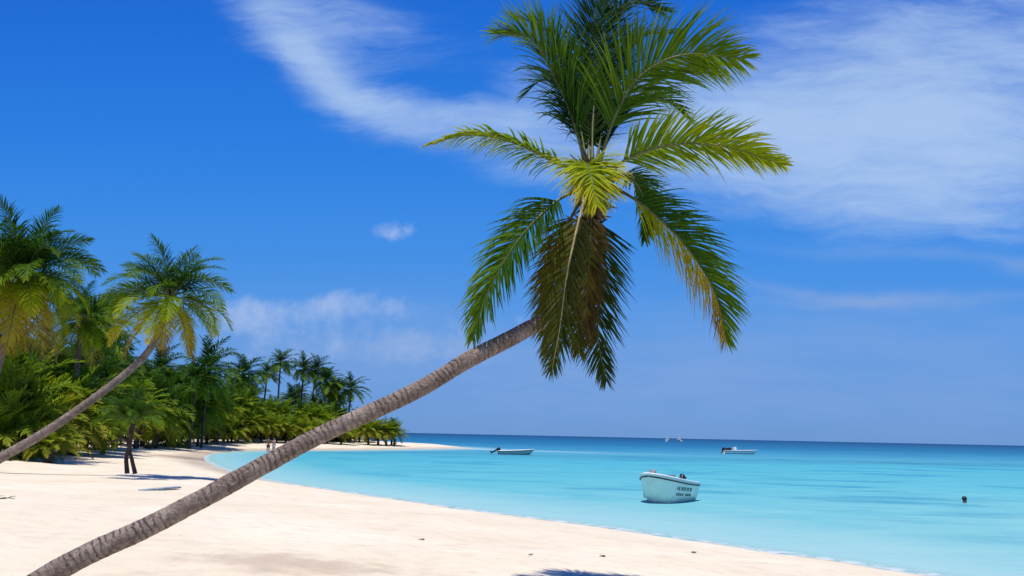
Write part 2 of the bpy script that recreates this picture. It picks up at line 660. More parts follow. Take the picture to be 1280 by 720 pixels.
def leaf_mat(name, stops, transl=0.38, gloss=0.55):
    mt, t = mat_new(name)
    a = t.attr('age')
    oi = t.n('ShaderNodeObjectInfo').outputs['Random']
    nz = t.noise(t.pos(), 3.0, 3)
    a2 = t.m('ADD', a, t.m('MULTIPLY', t.m('SUBTRACT', nz, 0.5), 0.25))
    a2 = t.m('ADD', a2, t.m('MULTIPLY', t.m('SUBTRACT', oi, 0.5), 0.10))
    c = t.ramp(a2, stops)
    p = t.n('ShaderNodeBsdfPrincipled')
    t.put(p.inputs['Base Color'], c)
    p.inputs['Roughness'].default_value = gloss
    p.inputs['Specular IOR Level'].default_value = 0.06
    tl = t.n('ShaderNodeBsdfTranslucent')
    t.put(tl.inputs['Color'], t.mix(1.0, c, (1.35, 1.25, 0.5, 1), 'MULTIPLY'))
    mx = t.n('ShaderNodeMixShader')
    mx.inputs[0].default_value = transl
    t.t.links.new(p.outputs[0], mx.inputs[1])
    t.t.links.new(tl.outputs[0], mx.inputs[2])
    o = t.n('ShaderNodeOutputMaterial')
    t.t.links.new(mx.outputs[0], o.inputs[0])
    return mt


LEAF = leaf_mat('palm_leaf', [(0.0, (0.014, 0.042, 0.009)), (0.25, (0.034, 0.100, 0.012)), (0.48, (0.12, 0.215, 0.012)),
                              (0.64, (0.30, 0.37, 0.010)), (0.80, (0.46, 0.37, 0.035)), (0.90, (0.27, 0.20, 0.045)), (1.0, (0.085, 0.058, 0.026))])
DRYLEAF = leaf_mat('drying_palm_leaf', [(0.0, (0.018, 0.045, 0.010)), (0.3, (0.042, 0.070, 0.012)), (0.55, (0.095, 0.105, 0.016)), (0.75, (0.15, 0.12, 0.025)), (1.0, (0.09, 0.045, 0.02))])
FARLEAF = leaf_mat('grove_leaf', [(0.0, (0.012, 0.036, 0.010)), (0.3, (0.034, 0.100, 0.014)), (0.52, (0.16, 0.26, 0.016)),
                                  (0.70, (0.24, 0.26, 0.022)), (0.86, (0.36, 0.24, 0.04)), (1.0, (0.13, 0.075, 0.035))], 0.35, 0.6)
RIB = simple_mat('palm_midrib', (0.10, 0.12, 0.028), 0.45, 0.2, 8)
RIBPALE = simple_mat('palm_midrib_pale', (0.42, 0.36, 0.20), 0.45, 0.2, 8)
FIBRE = simple_mat('palm_fibre', (0.10, 0.055, 0.03), 0.9, 0.3, 30, bump=0.5)

bark, t = mat_new('palm_bark')
al = t.attr('along')
sc = t.attr('scar')
P = t.pos()
nz = t.noise(P, 9.0, 7, 0.65)
nz2 = t.noise(P, 45.0, 4, 0.6)
big = t.noise(P, 2.2, 4, 0.6)
ringv = t.m('FRACT', t.m('ADD', t.m('MULTIPLY', al, 19.0), t.m('ADD', t.m('MULTIPLY', nz, 1.6), t.m('MULTIPLY', big, 3.0))))
ringd = t.m('MULTIPLY', t.mapr(ringv, 0.0, 0.4, 1.0, 0.0, True), t.mapr(t.noise(P, 6.0, 4, 0.6), 0.42, 0.60))
c = t.mix(t.mapr(big, 0.35, 0.65), (0.185, 0.142, 0.112, 1), (0.32, 0.262, 0.215, 1))
c = t.mix(t.mapr(nz, 0.42, 0.62, 0, 0.75), c, (0.135, 0.095, 0.078, 1))
c = t.mix(t.m('MULTIPLY', ringd, 0.62), c, (0.07, 0.048, 0.04, 1))
c = t.mix(t.mapr(nz2, 0.52, 0.72, 0, 0.55), c, (0.46, 0.38, 0.34, 1))
c = t.mix(t.mapr(t.noise(P, 26.0, 5, 0.65), 0.55, 0.68, 0, 0.7), c, (0.10, 0.072, 0.06, 1))
c = t.mix(t.mapr(t.noise(P, 5.0, 6, 0.7), 0.60, 0.70, 0, 0.7), c, (0.50, 0.45, 0.41, 1))
c = t.mix(sc, c, (0.03, 0.022, 0.018, 1))
p = t.n('ShaderNodeBsdfPrincipled')
t.put(p.inputs['Base Color'], c)
p.inputs['Roughness'].default_value = 0.85
p.inputs['Specular IOR Level'].default_value = 0.2
hh = t.m('ADD', t.m('MULTIPLY', ringd, -0.7), t.m('ADD', t.m('MULTIPLY', nz, 0.9), t.m('MULTIPLY', nz2, 0.35)))
t.put(p.inputs['Normal'], t.bump(hh, 1.0, 0.035))
o = t.n('ShaderNodeOutputMaterial')
t.t.links.new(p.outputs[0], o.inputs[0])

farbark = simple_mat('grove_bark', (0.10, 0.08, 0.065), 0.9, 0.3, 3)
darkbark = simple_mat('dark_bark', (0.075, 0.045, 0.036), 0.9, 0.3, 5)

# ------------------------------------------------------------------ palm building


def catmull(pts, per=12):
    pts = [Vector(p) for p in pts]
    P = [pts[0] * 2 - pts[1]] + pts + [pts[-1] * 2 - pts[-2]]
    out = []
    for i in range(1, len(P) - 2):
        p0, p1, p2, p3 = P[i - 1], P[i], P[i + 1], P[i + 2]
        for k in range(per):
            s = k / per
            out.append(0.5 * ((2 * p1) + (p2 - p0) * s + (2 * p0 - 5 * p1 + 4 * p2 - p3) * s * s + (3 * p1 - p0 - 3 * p2 + p3) * s ** 3))
    out.append(pts[-1])
    return out


def resample(pts, n):
    L = [0.0]
    for a, b in zip(pts, pts[1:]):
        L.append(L[-1] + (b - a).length)
    out, j = [], 0
    for i in range(n):
        x = L[-1] * i / (n - 1)
        while j < len(L) - 2 and L[j + 1] < x:
            j += 1
        s = (x - L[j]) / max(1e-9, L[j + 1] - L[j])
        out.append(pts[j].lerp(pts[j + 1], min(1, max(0, s))))
    return out, L[-1]


def frond_geo(ctrl, n, leaf_len, rng, segs=4, width=0.028, droop=0.35, lift=0.25, twist=(0, 0), age=(0.2, 0.4), leaf_age=0.12,
              start=0.14, sage=(0, 0), wild=1.0, wind=(0, 0, 0), up=(0, 0, 1), rib_r=0.016, rib_n=6, gap=0.0, a0=28, a1=62):
    NS = 40
    pts, L = resample(catmull(ctrl), NS)
    Tn = [(pts[min(i + 1, NS - 1)] - pts[max(i - 1, 0)]).normalized() for i in range(NS)]
    U = Vector(up)
    N = U - Tn[0] * U.dot(Tn[0])
    if N.length < 1e-3:
        N = Vector((0, -1, 0))
    N.normalize()
    Ns = []
    for i in range(NS):
        N = (N - Tn[i] * N.dot(Tn[i])).normalized()
        Ns.append(N.copy())
    V, Fc, A = [], [], []
    g = Vector((wind[0], wind[1], wind[2] - 1.0))
    for i in range(n):
        tt = start + (1 - start) * (i + 0.5) / n
        for side in (-1, 1):
            if gap and rng.random() < gap:
                continue
            x = min(0.999, max(0, tt + rng.uniform(-0.3, 0.3) / n)) * (NS - 1)
            k = int(x)
            f = x - k
            p = pts[k].lerp(pts[min(k + 1, NS - 1)], f)
            T = Tn[k]
            tw = R(twist[0] + (twist[1] - twist[0]) * tt)
            Nn = Ns[k] * math.cos(tw) + T.cross(Ns[k]) * math.sin(tw)
            S = T.cross(Nn)
            al = R(a0 + (a1 - a0) * tt ** 1.3 + rng.gauss(0, 5) * wild)
            pr = (0.50 + 0.5 * math.sin(math.pi * min(1, (tt * 0.95 + 0.05)) ** 0.75))
            if tt > 0.75:
                pr *= 1 - 0.45 * (tt - 0.75) / 0.25
            ln = leaf_len * pr * rng.uniform(0.85, 1.12)
            if rng.random() < 0.05 * wild:
                ln *= rng.uniform(0.35, 0.75)
            dr = (S * side * math.cos(al) + T * math.sin(al) + Nn * (lift * (1 - 0.5 * tt) + rng.gauss(0, 0.13) * wild)).normalized()
            b = len(V)
            q = p.copy()
            ag = age[0] + (age[1] - age[0]) * tt + rng.uniform(-0.07, 0.07)
            ag += sage[0] if side < 0 else sage[1]
            dj = droop * rng.uniform(0.55, 1.5)
            for j in range(segs + 1):
                s = j / segs
                w = width * (0.55 + 0.45 * min(1, s * 4)) * (1 - s ** 2.2) * (0.75 + 0.25 * pr)
                if j == segs:
                    w = width * 0.06
                wv_ = dr.cross(Nn)
                if wv_.length < 1e-3:
                    wv_ = S
                wv_.normalize()
                wv_ = (wv_ + Nn * 0.35 * side).normalized()
                V.append(q + wv_ * w * 0.5)
                V.append(q - wv_ * w * 0.5)
                A += [ag + leaf_age * s ** 2] * 2
                if j:
                    a = b + 2 * j
                    Fc.append((a - 2, a - 1, a + 1, a))
                q = q + dr * (ln / segs)
                dr = (dr + g * (dj * (1.0 / segs) * (0.5 + 1.5 * s))).normalized()
    rb = MB()
    step = max(1, NS // 16)
    idx = list(range(0, NS, step))
    if idx[-1] != NS - 1:
        idx.append(NS - 1)
    rb.tube([pts[i] for i in idx], [rib_r * (1.5 - 1.25 * i / (NS - 1)) * (1.5 if i < 3 else 1) for i in idx], rib_n)
    return V, Fc, A, rb


def trunk_mesh(name, pts, radii, mat, n=20, step=0.02, rings=11.0, amp=0.03, scars=(), wob=0.06):
    cp = catmull(pts, 16)
    L = sum((b - a).length for a, b in zip(cp, cp[1:]))
    N_ = max(8, int(L / step))
    cp, L = resample(cp, N_)
    rr = np.interp(np.linspace(0, 1, N_), np.linspace(0, 1, len(radii)), radii)
    V, Fc, AL, SC = [], [], [], []
    pn = None
    for i, p in enumerate(cp):
        T = (cp[min(i + 1, N_ - 1)] - cp[max(i - 1, 0)]).normalized()
        if pn is None:
            a = Vector((0, -1, 0.2))
            Nn = (a - T * a.dot(T)).normalized()
        else:
            Nn = (pn - T * pn.dot(T)).normalized()
        pn = Nn
        B = T.cross(Nn)
        s = i / (N_ - 1) * L
        for k in range(n):
            an = 2 * math.pi * k / n
            dv = Nn * math.cos(an) + B * math.sin(an)
            q = p + dv * rr[i]
            fr = (s * rings + 0.5 * mnoise.noise(q * 5)) % 1.0
            r = rr[i] * (1 + amp * (fr - 0.5) + wob * mnoise.noise(q * 4.0) + 0.5 * wob * mnoise.noise(q * 14))
            sc_ = 0.0
            for (cpos, rad, depth) in scars:
                dd = (q - cpos).length
                if dd < rad:
                    w = 1 - (dd / rad) ** 2
                    r -= depth * w
                    sc_ = max(sc_, min(1, w * 1.6))
            V.append(p + dv * r)
            AL.append(s)
            SC.append(sc_)
    for i in range(N_ - 1):
        for k in range(n):
            k2 = (k + 1) % n
            Fc.append((i * n + k, i * n + k2, (i + 1) * n + k2, (i + 1) * n + k))
    Fc.append(tuple(range(n - 1, -1, -1)))
    Fc.append(tuple((N_ - 1) * n + k for k in range(n)))
    return pymesh(name, V, Fc, mat, {'along': AL, 'scar': SC})


def local(pts, o):
    return [Vector(p) - Vector(o) for p in pts]


# ---- the big leaning palm
b0 = Vector((-3.85, 6.3, 0))
b0.z = ground_z(b0.x, b0.y)
root = empty('coconut_palm', b0)
tag(root, 'large coconut palm leaning across the sand in the foreground, long bare grey trunk', 'palm tree')
YC = 8.45
tp = [b0 + Vector((-0.22, -0.1, -0.12)), at_y(84, 706, 6.6), at_y(180, 661, 6.85), at_y(253, 623, 7.05), at_y(360, 565, 7.35), at_y(409, 540, 7.5), at_y(521, 488, 7.8),
      at_y(585, 450, 8.0), at_y(653, 415, 8.25), at_y(704, 384, 8.42), at_y(731, 338, 8.48), at_y(740, 285, 8.48), at_y(740, 235, 8.47)]


def on_trunk(px, py, Y, rad, depth):
    return (at_y(px, py, Y), rad, depth)


sc_list = [on_trunk(404, 536, 7.33, 0.03, 0.03), on_trunk(404, 542, 7.33, 0.03, 0.03), on_trunk(388, 546, 7.28, 0.028, 0.02), on_trunk(433, 519, 7.42, 0.03, 0.02),
           on_trunk(255, 622, 6.95, 0.025, 0.02), on_trunk(150, 671, 6.65, 0.022, 0.012)]
me = trunk_mesh('trunk', local(tp, b0), [0.100, 0.088, 0.084, 0.082, 0.080, 0.080, 0.081, 0.084, 0.08, 0.075, 0.06], bark, n=36, step=0.012,
                scars=[(c - b0, r, d) for c, r, d in sc_list])
link('trunk', me, root)

CC = [  # control points (px, py, Y), leaf length, twist, age range, droop, label
    ([(740, 212, 8.50), (742, 140, 8.75), (752, 60, 9.0), (770, 14, 9.1), (796, 2, 9.1), (828, 14, 9.05)], 0.66, (0, 0), (0.0, 0.12), 0.35, None, {}),
    ([(737, 212, 8.52), (735, 140, 8.8), (738, 60, 9.0), (746, 0, 9.1), (752, -30, 9.1), (765, -40, 9.0)], 0.66, (0, 0), (0.0, 0.12), 0.3, None, {}),
    ([(733, 212, 8.45), (716, 150, 8.5), (690, 90, 8.5), (662, 48, 8.45), (620, 42, 8.4)], 0.72, (40, 30), (0.14, 0.38), 0.6, None, {'start': 0.18}),
    ([(735, 212, 8.50), (722, 145, 8.7), (704, 80, 8.8), (680, 36, 8.85), (645, 22, 8.8)], 0.70, (20, 20), (0.08, 0.26), 0.5, None, {}),
    ([(747, 212, 8.40), (768, 148, 8.28), (800, 95, 8.2), (855, 68, 8.15), (930, 74, 8.1)], 0.70, (-40, -28), (0.22, 0.46), 0.6, None, {'start': 0.2}),
    ([(744, 212, 8.52), (756, 150, 8.7), (774, 92, 8.85), (800, 48, 8.9), (845, 40, 8.9)], 0.62, (-15, -15), (0.02, 0.18), 0.5, None, {}),
    ([(752, 218, 8.40), (790, 196, 8.2), (840, 181, 8.0), (905, 183, 7.8), (978, 206, 7.7)], 0.46, (-48, -40), (0.42, 0.58), 0.45, 'yellow-green frond reaching right', {}),
    ([(726, 216, 8.45), (694, 203, 8.35), (640, 178, 8.2), (585, 169, 8.1), (533, 182, 8.0)], 0.34, (6, 0), (0.36, 0.66), 1.2, 'long thin yellow-tipped frond reaching left', {'lift': 0.05}),
    ([(739, 226, 8.36), (736, 208, 8.1), (734, 206, 7.75), (739, 222, 7.45), (746, 256, 7.30)], 0.54, (0, 0), (0.50, 0.60), 0.50, 'bright yellow frond arching towards the viewer', {'start': 0.22}),
    ([(722, 236, 8.40), (690, 256, 8.25), (648, 300, 8.1), (610, 365, 8.0), (590, 425, 8.0)], 0.46, (-42, -34), (0.10, 0.34), 0.9, None, {'sage': (0.0, 0.12)}),
    ([(764, 232, 8.42), (806, 258, 8.25), (856, 306, 8.1), (893, 364, 8.0), (908, 425, 8.0)], 0.52, (-58, -62), (0.14, 0.40), 0.6, 'long drooping frond, brown along its lower edge', {'sage': (0.44, 0.0)}),
    ([(731, 246, 8.34), (718, 300, 8.16), (708, 350, 8.1), (700, 410, 8.1), (690, 462, 8.12)], 0.48, (8, 0), (0.50, 0.25), 0.35, 'hanging frond with pale midrib in front of the trunk', {'pale': 1, 'dry': 1, 'sage': (0.0, 0.1)}),
    ([(748, 246, 8.56), (752, 305, 8.75), (748, 365, 8.8), (748, 425, 8.8), (758, 476, 8.8)], 0.46, (-10, -30), (0.1, 0.3), 0.35, None, {'gap': 0.1, 'dry': 1}),
    ([(728, 246, 8.52), (708, 285, 8.7), (694, 335, 8.75), (688, 390, 8.75), (684, 440, 8.75)], 0.42, (5, 0), (0.60, 0.5), 0.5, None, {'gap': 0.15, 'dry': 1}),
    ([(738, 250, 8.52), (732, 300, 8.62), (726, 350, 8.66), (722, 400, 8.66), (724, 440, 8.66)], 0.44, (5, 20), (0.50, 0.5), 0.45, None, {'gap': 0.1, 'dry': 1}),
    ([(740, 250, 8.36), (738, 300, 8.24), (735, 345, 8.24), (733, 390, 8.26), (738, 425, 8.28)], 0.30, (0, 0), (0.92, 0.99), 0.8, 'dead brown frond hanging along the trunk', {'gap': 0.35}),
    ([(736, 210, 8.56), (722, 158, 8.8), (706, 118, 9.0), (680, 100, 9.15), (655, 118, 9.2)], 0.55, (10, 10), (0.05, 0.22), 0.5, None, {}),
    ([(744, 210, 8.56), (766, 165, 8.85), (796, 130, 9.1), (830, 125, 9.25), (862, 150, 9.35)], 0.50, (-8, -8), (0.08, 0.26), 0.5, None, {}),
    ([(757, 228, 8.52), (780, 222, 8.8), (798, 232, 9.0), (808, 262, 9.1), (806, 300, 9.15)], 0.36, (0, 0), (0.14, 0.3), 0.7, None, {}),
]
for k, (ctrl, ll, tw, ag, dr, lab, kw) in enumerate(CC):
    kw = dict(kw)
    pale = kw.pop('pale', 0)
    dry = kw.pop('dry', 0)
    rr = random.Random(100 + k)
    V, Fc, A, rb = frond_geo(local([at_y(*c_) for c_ in ctrl], b0), 128, ll * 1.16, rr, segs=5, width=0.024, a0=40, a1=64, droop=dr, twist=tw, age=ag,
                             wind=(0.15, 0, 0), rib_r=0.012, rib_n=8, wild=1.2, **{'lift': 0.22, **kw})
    fo_ = link('frond', pymesh('frond', V, Fc, DRYLEAF if dry else LEAF, {'age': A}), root)
    if lab:
        fo_['label'] = lab
    rb.build('midrib', RIBPALE if pale else RIB, fo_)
# fibrous heart of the crown
fb = MB()
cc = at_y(740, 226, 8.45) - b0
for k in range(80):
    a = rnd.uniform(0, 2 * math.pi)
    h0 = rnd.uniform(-0.55, 0.12)
    p0 = cc + Vector((math.cos(a) * 0.05, math.sin(a) * 0.05, h0))
    ln = rnd.uniform(0.15, 0.34)
    dn = Vector((math.cos(a) * rnd.uniform(0.25, 0.6), math.sin(a) * rnd.uniform(0.25, 0.6), rnd.uniform(-0.2, 0.9))).normalized()
    fb.tube([p0, p0 + dn * ln * 0.5, p0 + dn * ln + Vector((0, 0, -0.03))], [0.022, 0.016, 0.004], 5)
fb.tube([cc + Vector((0, 0, -0.42)), cc + Vector((0, 0, -0.1)), cc + Vector((0, 0, 0.12))], [0.095, 0.115, 0.05], 12)
fb.build('fibre_sheath', FIBRE, root)


# ---- medium palms: fronds as separate parts sharing meshes
def arc_ctrl(length, elev, bend, sag=0.0):
    """frond rachis in the local XZ plane, leaving at elev degrees and bending down by bend degrees"""
    pts = [Vector((0.06, 0, 0))]
    n = 6
    e = elev
    for i in range(n):
        e = elev - bend * ((i + 0.5) / n) ** 1.3
        pts.append(pts[-1] + Vector((math.cos(R(e)), 0, math.sin(R(e)))) * (length / n))
    return pts


def mid_variants(length, n, seed, mat, agebias=0.0):
    out = []
    for j, (el, bd, a0, a1, tw) in enumerate([(84, 40, 0.02, 0.16, 0), (68, 78, 0.06, 0.26, 12), (50, 95, 0.12, 0.36, -20), (28, 85, 0.2, 0.46, 22), (4, 70, 0.3, 0.58, -14),
                                              (-24, 48, 0.42, 0.68, 10), (-52, 30, 0.6, 0.88, 0), (60, 50, 0.08, 0.28, -25), (14, 95, 0.26, 0.52, 12)]):
        rg = random.Random(seed * 50 + j)
        V, Fc, A, rb = frond_geo(arc_ctrl(length * rg.uniform(0.9, 1.08), el, bd), n, length * 0.30, rg, segs=3, width=length * 0.015, droop=1.3, lift=0.2,
                                 twist=(tw, tw * 1.5), age=(a0 + agebias, a1 + agebias), rib_r=length * 0.006, rib_n=5, wind=(0.2, 0, 0))
        out.append((pymesh('frond', V, Fc, mat, {'age': A}), pymesh('midrib', rb.v, rb.f, RIB)))
    return out


def mid_palm(label, base, top, length, plan, variants, trunk_pts=None, radii=(0.2, 0.13), group=None, sheath=True, mat=bark):
    base = Vector(base)
    r = empty('coconut_palm', base)
    tag(r, label, 'palm tree', group)
    tpz = trunk_pts or [base + Vector((0, 0, -0.15)), base.lerp(top, 0.5), top]
    link('trunk', trunk_mesh('trunk', local(tpz, base), radii, mat, n=14, step=0.06, rings=7, amp=0.04, wob=0.05), r)
    for (vi, az, sc_) in plan:
        fm, rm = variants[vi]
        fo_ = link('frond', fm, r, Vector(top) - base)
        fo_.rotation_euler = (rnd.uniform(-0.12, 0.12), rnd.uniform(-0.06, 0.06), R(az))
        fo_.scale = (sc_, sc_, sc_)
        link('midrib', rm, fo_)
    if sheath:
        s_ = MB()
        s_.tube([Vector(top) - base + Vector((0, 0, -0.5)), Vector(top) - base + Vector((0, 0, -0.1)), Vector(top) - base + Vector((0, 0, 0.35))], [radii[-1] * 0.9, radii[-1] * 1.5, 0.03], 9)
        s_.build('fibre_sheath', FIBRE, r)
    return r


def plan_full(seed, counts, sc=1.0, az0=0):
    rg = random.Random(seed)
    pl_ = []
    for vi, n in counts:
        a0 = rg.uniform(0, 360)
        for k in range(n):
            pl_.append((vi, a0 + 360 * k / n + rg.uniform(-16, 16), sc * rg.uniform(0.85, 1.08)))
    return pl_


VA = mid_variants(3.1, 58, 1, LEAF)
VB = mid_variants(3.1, 58, 2, LEAF, 0.03)

# second leaning palm, its trunk coming in from the left edge
Yb = 27.5
bb = at_y(-34, 590, 26.5)
bb.z = ground_z(bb.x, bb.y)
tops = at_y(212, 372, 29.0)
mid_palm('leaning palm at the left edge, slanting trunk and crown of yellowing fronds over the beach', bb, tops, 3.0,
         plan_full(5, [(0, 2), (7, 4), (1, 5), (2, 5), (3, 5), (8, 2), (4, 5), (5, 4), (6, 5)], 0.80), VB,
         [bb + Vector((-0.3, 0, -0.2)), at_y(5, 570, 26.9), at_y(60, 538, 27.4), at_y(120, 496, 28.0), at_y(163, 462, 28.5), at_y(186, 438, 28.8), at_y(204, 402, 29.0), tops + Vector((0, 0, 0.1))],
         (0.175, 0.165, 0.155, 0.145, 0.135, 0.125, 0.12, 0.09))

# tall palm at the left edge
bt = at_y(2, 560, 36.0)
bt = Vector((bt.x - 1.2, 36.0, 0))
bt.z = ground_z(bt.x, bt.y)
tt_ = at_y(30, 345, 36.0)
mid_palm('tall dense palm at the left edge, its crown the highest of the grove', bt, tt_, 4.0,
         plan_full(8, [(0, 4), (7, 6), (1, 6), (2, 7), (3, 7), (8, 5), (4, 7), (5, 8), (6, 9)], 1.15), VA,
         [bt + Vector((-0.1, 0, -0.2)), at_y(-6, 470, 36), at_y(10, 410, 36), tt_], (0.24, 0.19, 0.16, 0.13))
b3 = at_y(-42, 560, 37.5)
b3.z = ground_z(b3.x, b3.y)
mid_palm('palm cut off by the left edge, just left of the tallest crown', b3, at_y(-35, 345, 38), 4.0,
         plan_full(9, [(0, 3), (7, 5), (1, 5), (2, 6), (3, 6), (4, 6), (5, 6), (6, 7)], 1.12), VA, None, (0.22, 0.13))
b4 = at_y(88, 556, 47)
b4.z = ground_z(b4.x, b4.y)
mid_palm('palm with a ragged dark crown standing between the two tall crowns at left', b4, at_y(102, 400, 47), 3.4,
         plan_full(12, [(0, 2), (7, 3), (1, 4), (2, 5), (3, 5), (4, 5), (5, 5), (6, 4)], 0.95), VA, None, (0.2, 0.13))

# short palm on two thin crossing stems, out on the open sand
b5 = at_z(164, 590, 0.75)
b5.z = ground_z(b5.x, b5.y)
Y5 = b5.y
t5 = at_y(164, 526, Y5)
r5 = empty('coconut_palm', b5)
tag(r5, 'short bushy palm on two thin dark stems, alone on open sand over its own shadow', 'palm tree')
link('trunk', trunk_mesh('trunk', local([at_y(159, 592, Y5), at_y(158, 572, Y5), at_y(163, 552, Y5), at_y(163, 528, Y5)], b5), (0.075, 0.06, 0.06, 0.06), darkbark, n=10, step=0.05, rings=6), r5)
link('trunk', trunk_mesh('trunk', local([at_y(169, 592, Y5 + 0.1), at_y(164.5, 573, Y5 + 0.1), at_y(162, 560, Y5 + 0.12), at_y(167, 530, Y5)], b5), (0.07, 0.055, 0.06, 0.06), darkbark, n=10, step=0.05, rings=6), r5)
VC = mid_variants(1.9, 46, 3, LEAF, -0.04)
for (vi, az, sc_) in plan_full(15, [(0, 3), (7, 5), (1, 6), (2, 7), (3, 7)], 0.60):
    fm, rm = VC[vi]
    fo_ = link('frond', fm, r5, t5 - b5)
    fo_.rotation_euler = (rnd.uniform(-0.1, 0.1), 0, R(az))
    fo_.scale = (sc_,) * 3
    link('midrib', rm, fo_)
mb = MB()
q0 = at_y(160, 551, Y5) - b5
mb.tube([q0, at_y(152, 547, Y5) - b5, at_y(143, 551, Y5) - b5, at_y(136, 553, Y5) - b5], [0.045, 0.04, 0.035, 0.02], 6)
mb.build('branch', darkbark, r5)


# ---- far crowns: one mesh per crown, shared by the copies
def crown_mesh(seed, length, plan, n=19, agebias=0.0, wind=(0.3, 0, 0), width=0.042):
    rg = random.Random(seed)
    V, Fc, A = [], [], []
    for (el, bd, cnt, a0, a1) in plan:
        off_ = rg.uniform(0, 360)
        for k in range(cnt):
            az = R(off_ + 360 * k / cnt + rg.uniform(-20, 20))
            L = length * rg.uniform(0.82, 1.1)
            ctrl = arc_ctrl(L, el + rg.uniform(-9, 9), bd + rg.uniform(-12, 12))
            ctrl = [Vector((p.x * math.cos(az), p.x * math.sin(az), p.z)) for p in ctrl]
            ctrl = [p + Vector(wind) * (0.35 * (i / 6) ** 2 * L) for i, p in enumerate(ctrl)]
            v2, f2, a2, rb = frond_geo(ctrl, n, L * 0.29, rg, segs=2, width=L * width, droop=0.9, lift=0.18, twist=(rg.uniform(-20, 20),) * 2,
                                       age=(a0 + agebias + rg.uniform(-.08, .08), a1 + agebias), rib_r=L * 0.006, rib_n=4, wind=wind)
            o_ = len(V)
            V += v2
            Fc += [tuple(i + o_ for i in f) for f in f2]
            A += a2
            o_ = len(V)
            V += rb.v
            Fc += [tuple(i + o_ for i in f) for f in rb.f]
            A += [0.6 + agebias] * len(rb.v)
    return pymesh('crown', V, Fc, FARLEAF, {'age': A})


FULL = [(80, 55, 5, 0.02, 0.18), (60, 75, 7, 0.06, 0.28), (36, 80, 8, 0.15, 0.4), (8, 65, 8, 0.26, 0.48), (-26, 45, 8, 0.34, 0.62), (-52, 25, 6, 0.4, 0.7)]
SPARSE = [(78, 55, 5, 0.02, 0.14), (55, 75, 7, 0.05, 0.22), (28, 80, 8, 0.1, 0.3), (-4, 65, 7, 0.22, 0.42), (-35, 40, 6, 0.3, 0.5)]
BUSH = [(84, 30, 5, 0.2, 0.36), (68, 60, 8, 0.26, 0.42), (46, 75, 10, 0.32, 0.48), (22, 75, 11, 0.36, 0.5), (0, 60, 8, 0.38, 0.54)]
crowns_dark = [crown_mesh(200 + i, 3.5, FULL) for i in range(4)]
crowns_dark += [crown_mesh(210 + i, 2.8, SPARSE, wind=(0.5, 0, 0), agebias=0.03) for i in range(4)]
crowns_yel = [crown_mesh(220 + i, 3.0, BUSH, agebias=0.16) for i in range(3)]
crowns_grn = [crown_mesh(230 + i, 3.2, BUSH, agebias=0.10) for i in range(3)]

trunk_cache = {}


def far_palm(x, y, topz, crown, label, group=None, scale=1.0, lean=0.0, r=0.13, mat=farbark, cat='palm tree'):
    """topz: world height of the crown's heart"""
    z = ground_z(x, y)
    o_ = empty('coconut_palm', (x, y, z))
    tag(o_, label, cat, group)
    h = max(0.3, topz - z)
    dx = lean * h
    pts = [Vector((0, 0, -0.15)), Vector((dx * 0.25, 0, h * 0.35)), Vector((dx * 0.65, 0, h * 0.7)), Vector((dx, 0, h + 0.1))]
    m_ = MB()
    pp, _ = resample(catmull(pts, 5), 9)
    m_.tube(pp, [r * (1.25 - 0.5 * i / 8) for i in range(9)], 8)
    m_.build('trunk', mat, o_)
    c_ = link('crown', crown, o_, (dx, 0, h))
    c_.rotation_euler = (0, 0, rnd.uniform(-0.5, 0.5) + rnd.choice([0, 0, math.pi * 0]))
    c_.scale = (scale, scale, scale * rnd.uniform(0.92, 1.08))
    return o_


def far_px(px, Y, top_py, crown, label, group=None, scale=1.0, lean=0.0, rise=2.0, **kw):
    """top_py: picture row where the crown's upper leaves end"""
    q = at_y(px, top_py, Y)
    far_palm(q.x - lean * (q.z - rise * scale - 1.1), Y, q.z - rise * scale, crown, label, group, scale, lean, **kw)


D, S_, YL, G = crowns_dark[:4], crowns_dark[4:], crowns_yel, crowns_grn
sky_list = [
    (352, 112, 444, S_[0], 'tallest thin-trunked palm of the far grove, round head standing clear of the others', 0.95, 0.0),
    (306, 104, 456, D[0], 'broad dark palm left of the tallest thin-trunked palm in the far grove', 1.0, 0.0),
    (335, 114, 459, S_[1], 'small dark palm head close on the left of the tallest thin-trunked palm', 0.8, 0.02),
    (381, 116, 452, S_[2], 'left one of the paired dark palm heads right of the thin-trunked palm', 0.95, 0.02),
    (396, 118, 454, S_[3], 'right one of the paired dark palm heads, fronds blown to the right', 0.95, 0.05),
    (409, 116, 468, D[1], 'dark palm stepping down right of the paired palm heads', 0.9, 0.0),
    (421, 118, 484, D[2], 'lower rounded palm near the right end of the far grove', 0.85, 0.0),
    (440, 118, 476, S_[2], 'windblown dark palm at the right end of the grove, just above the leaning trunk', 1.05, 0.04),
    (285, 98, 470, S_[0], 'feathery palm in the dip left of the broad dark palm', 0.9, 0.0),
    (262, 82, 430, D[3], 'tall dark palm directly right of the leaning palm crown', 1.0, 0.0),
    (247, 78, 440, S_[3], 'dark palm half hidden by the right fronds of the leaning palm crown', 1.0, 0.0),
    (128, 60, 372, D[2], 'dark palm head rising behind the gap between the left crowns', 1.0, 0.0),
    (60, 58, 420, D[1], 'dark palm standing in shade under the tallest left crown', 1.0, 0.0),
]
for px, Y, top, cr, lab, sc_, ln in sky_list:
    far_px(px, Y, top - 7 if px > 300 else top + 9, cr, lab, 'palms on the skyline of the grove', sc_, ln)

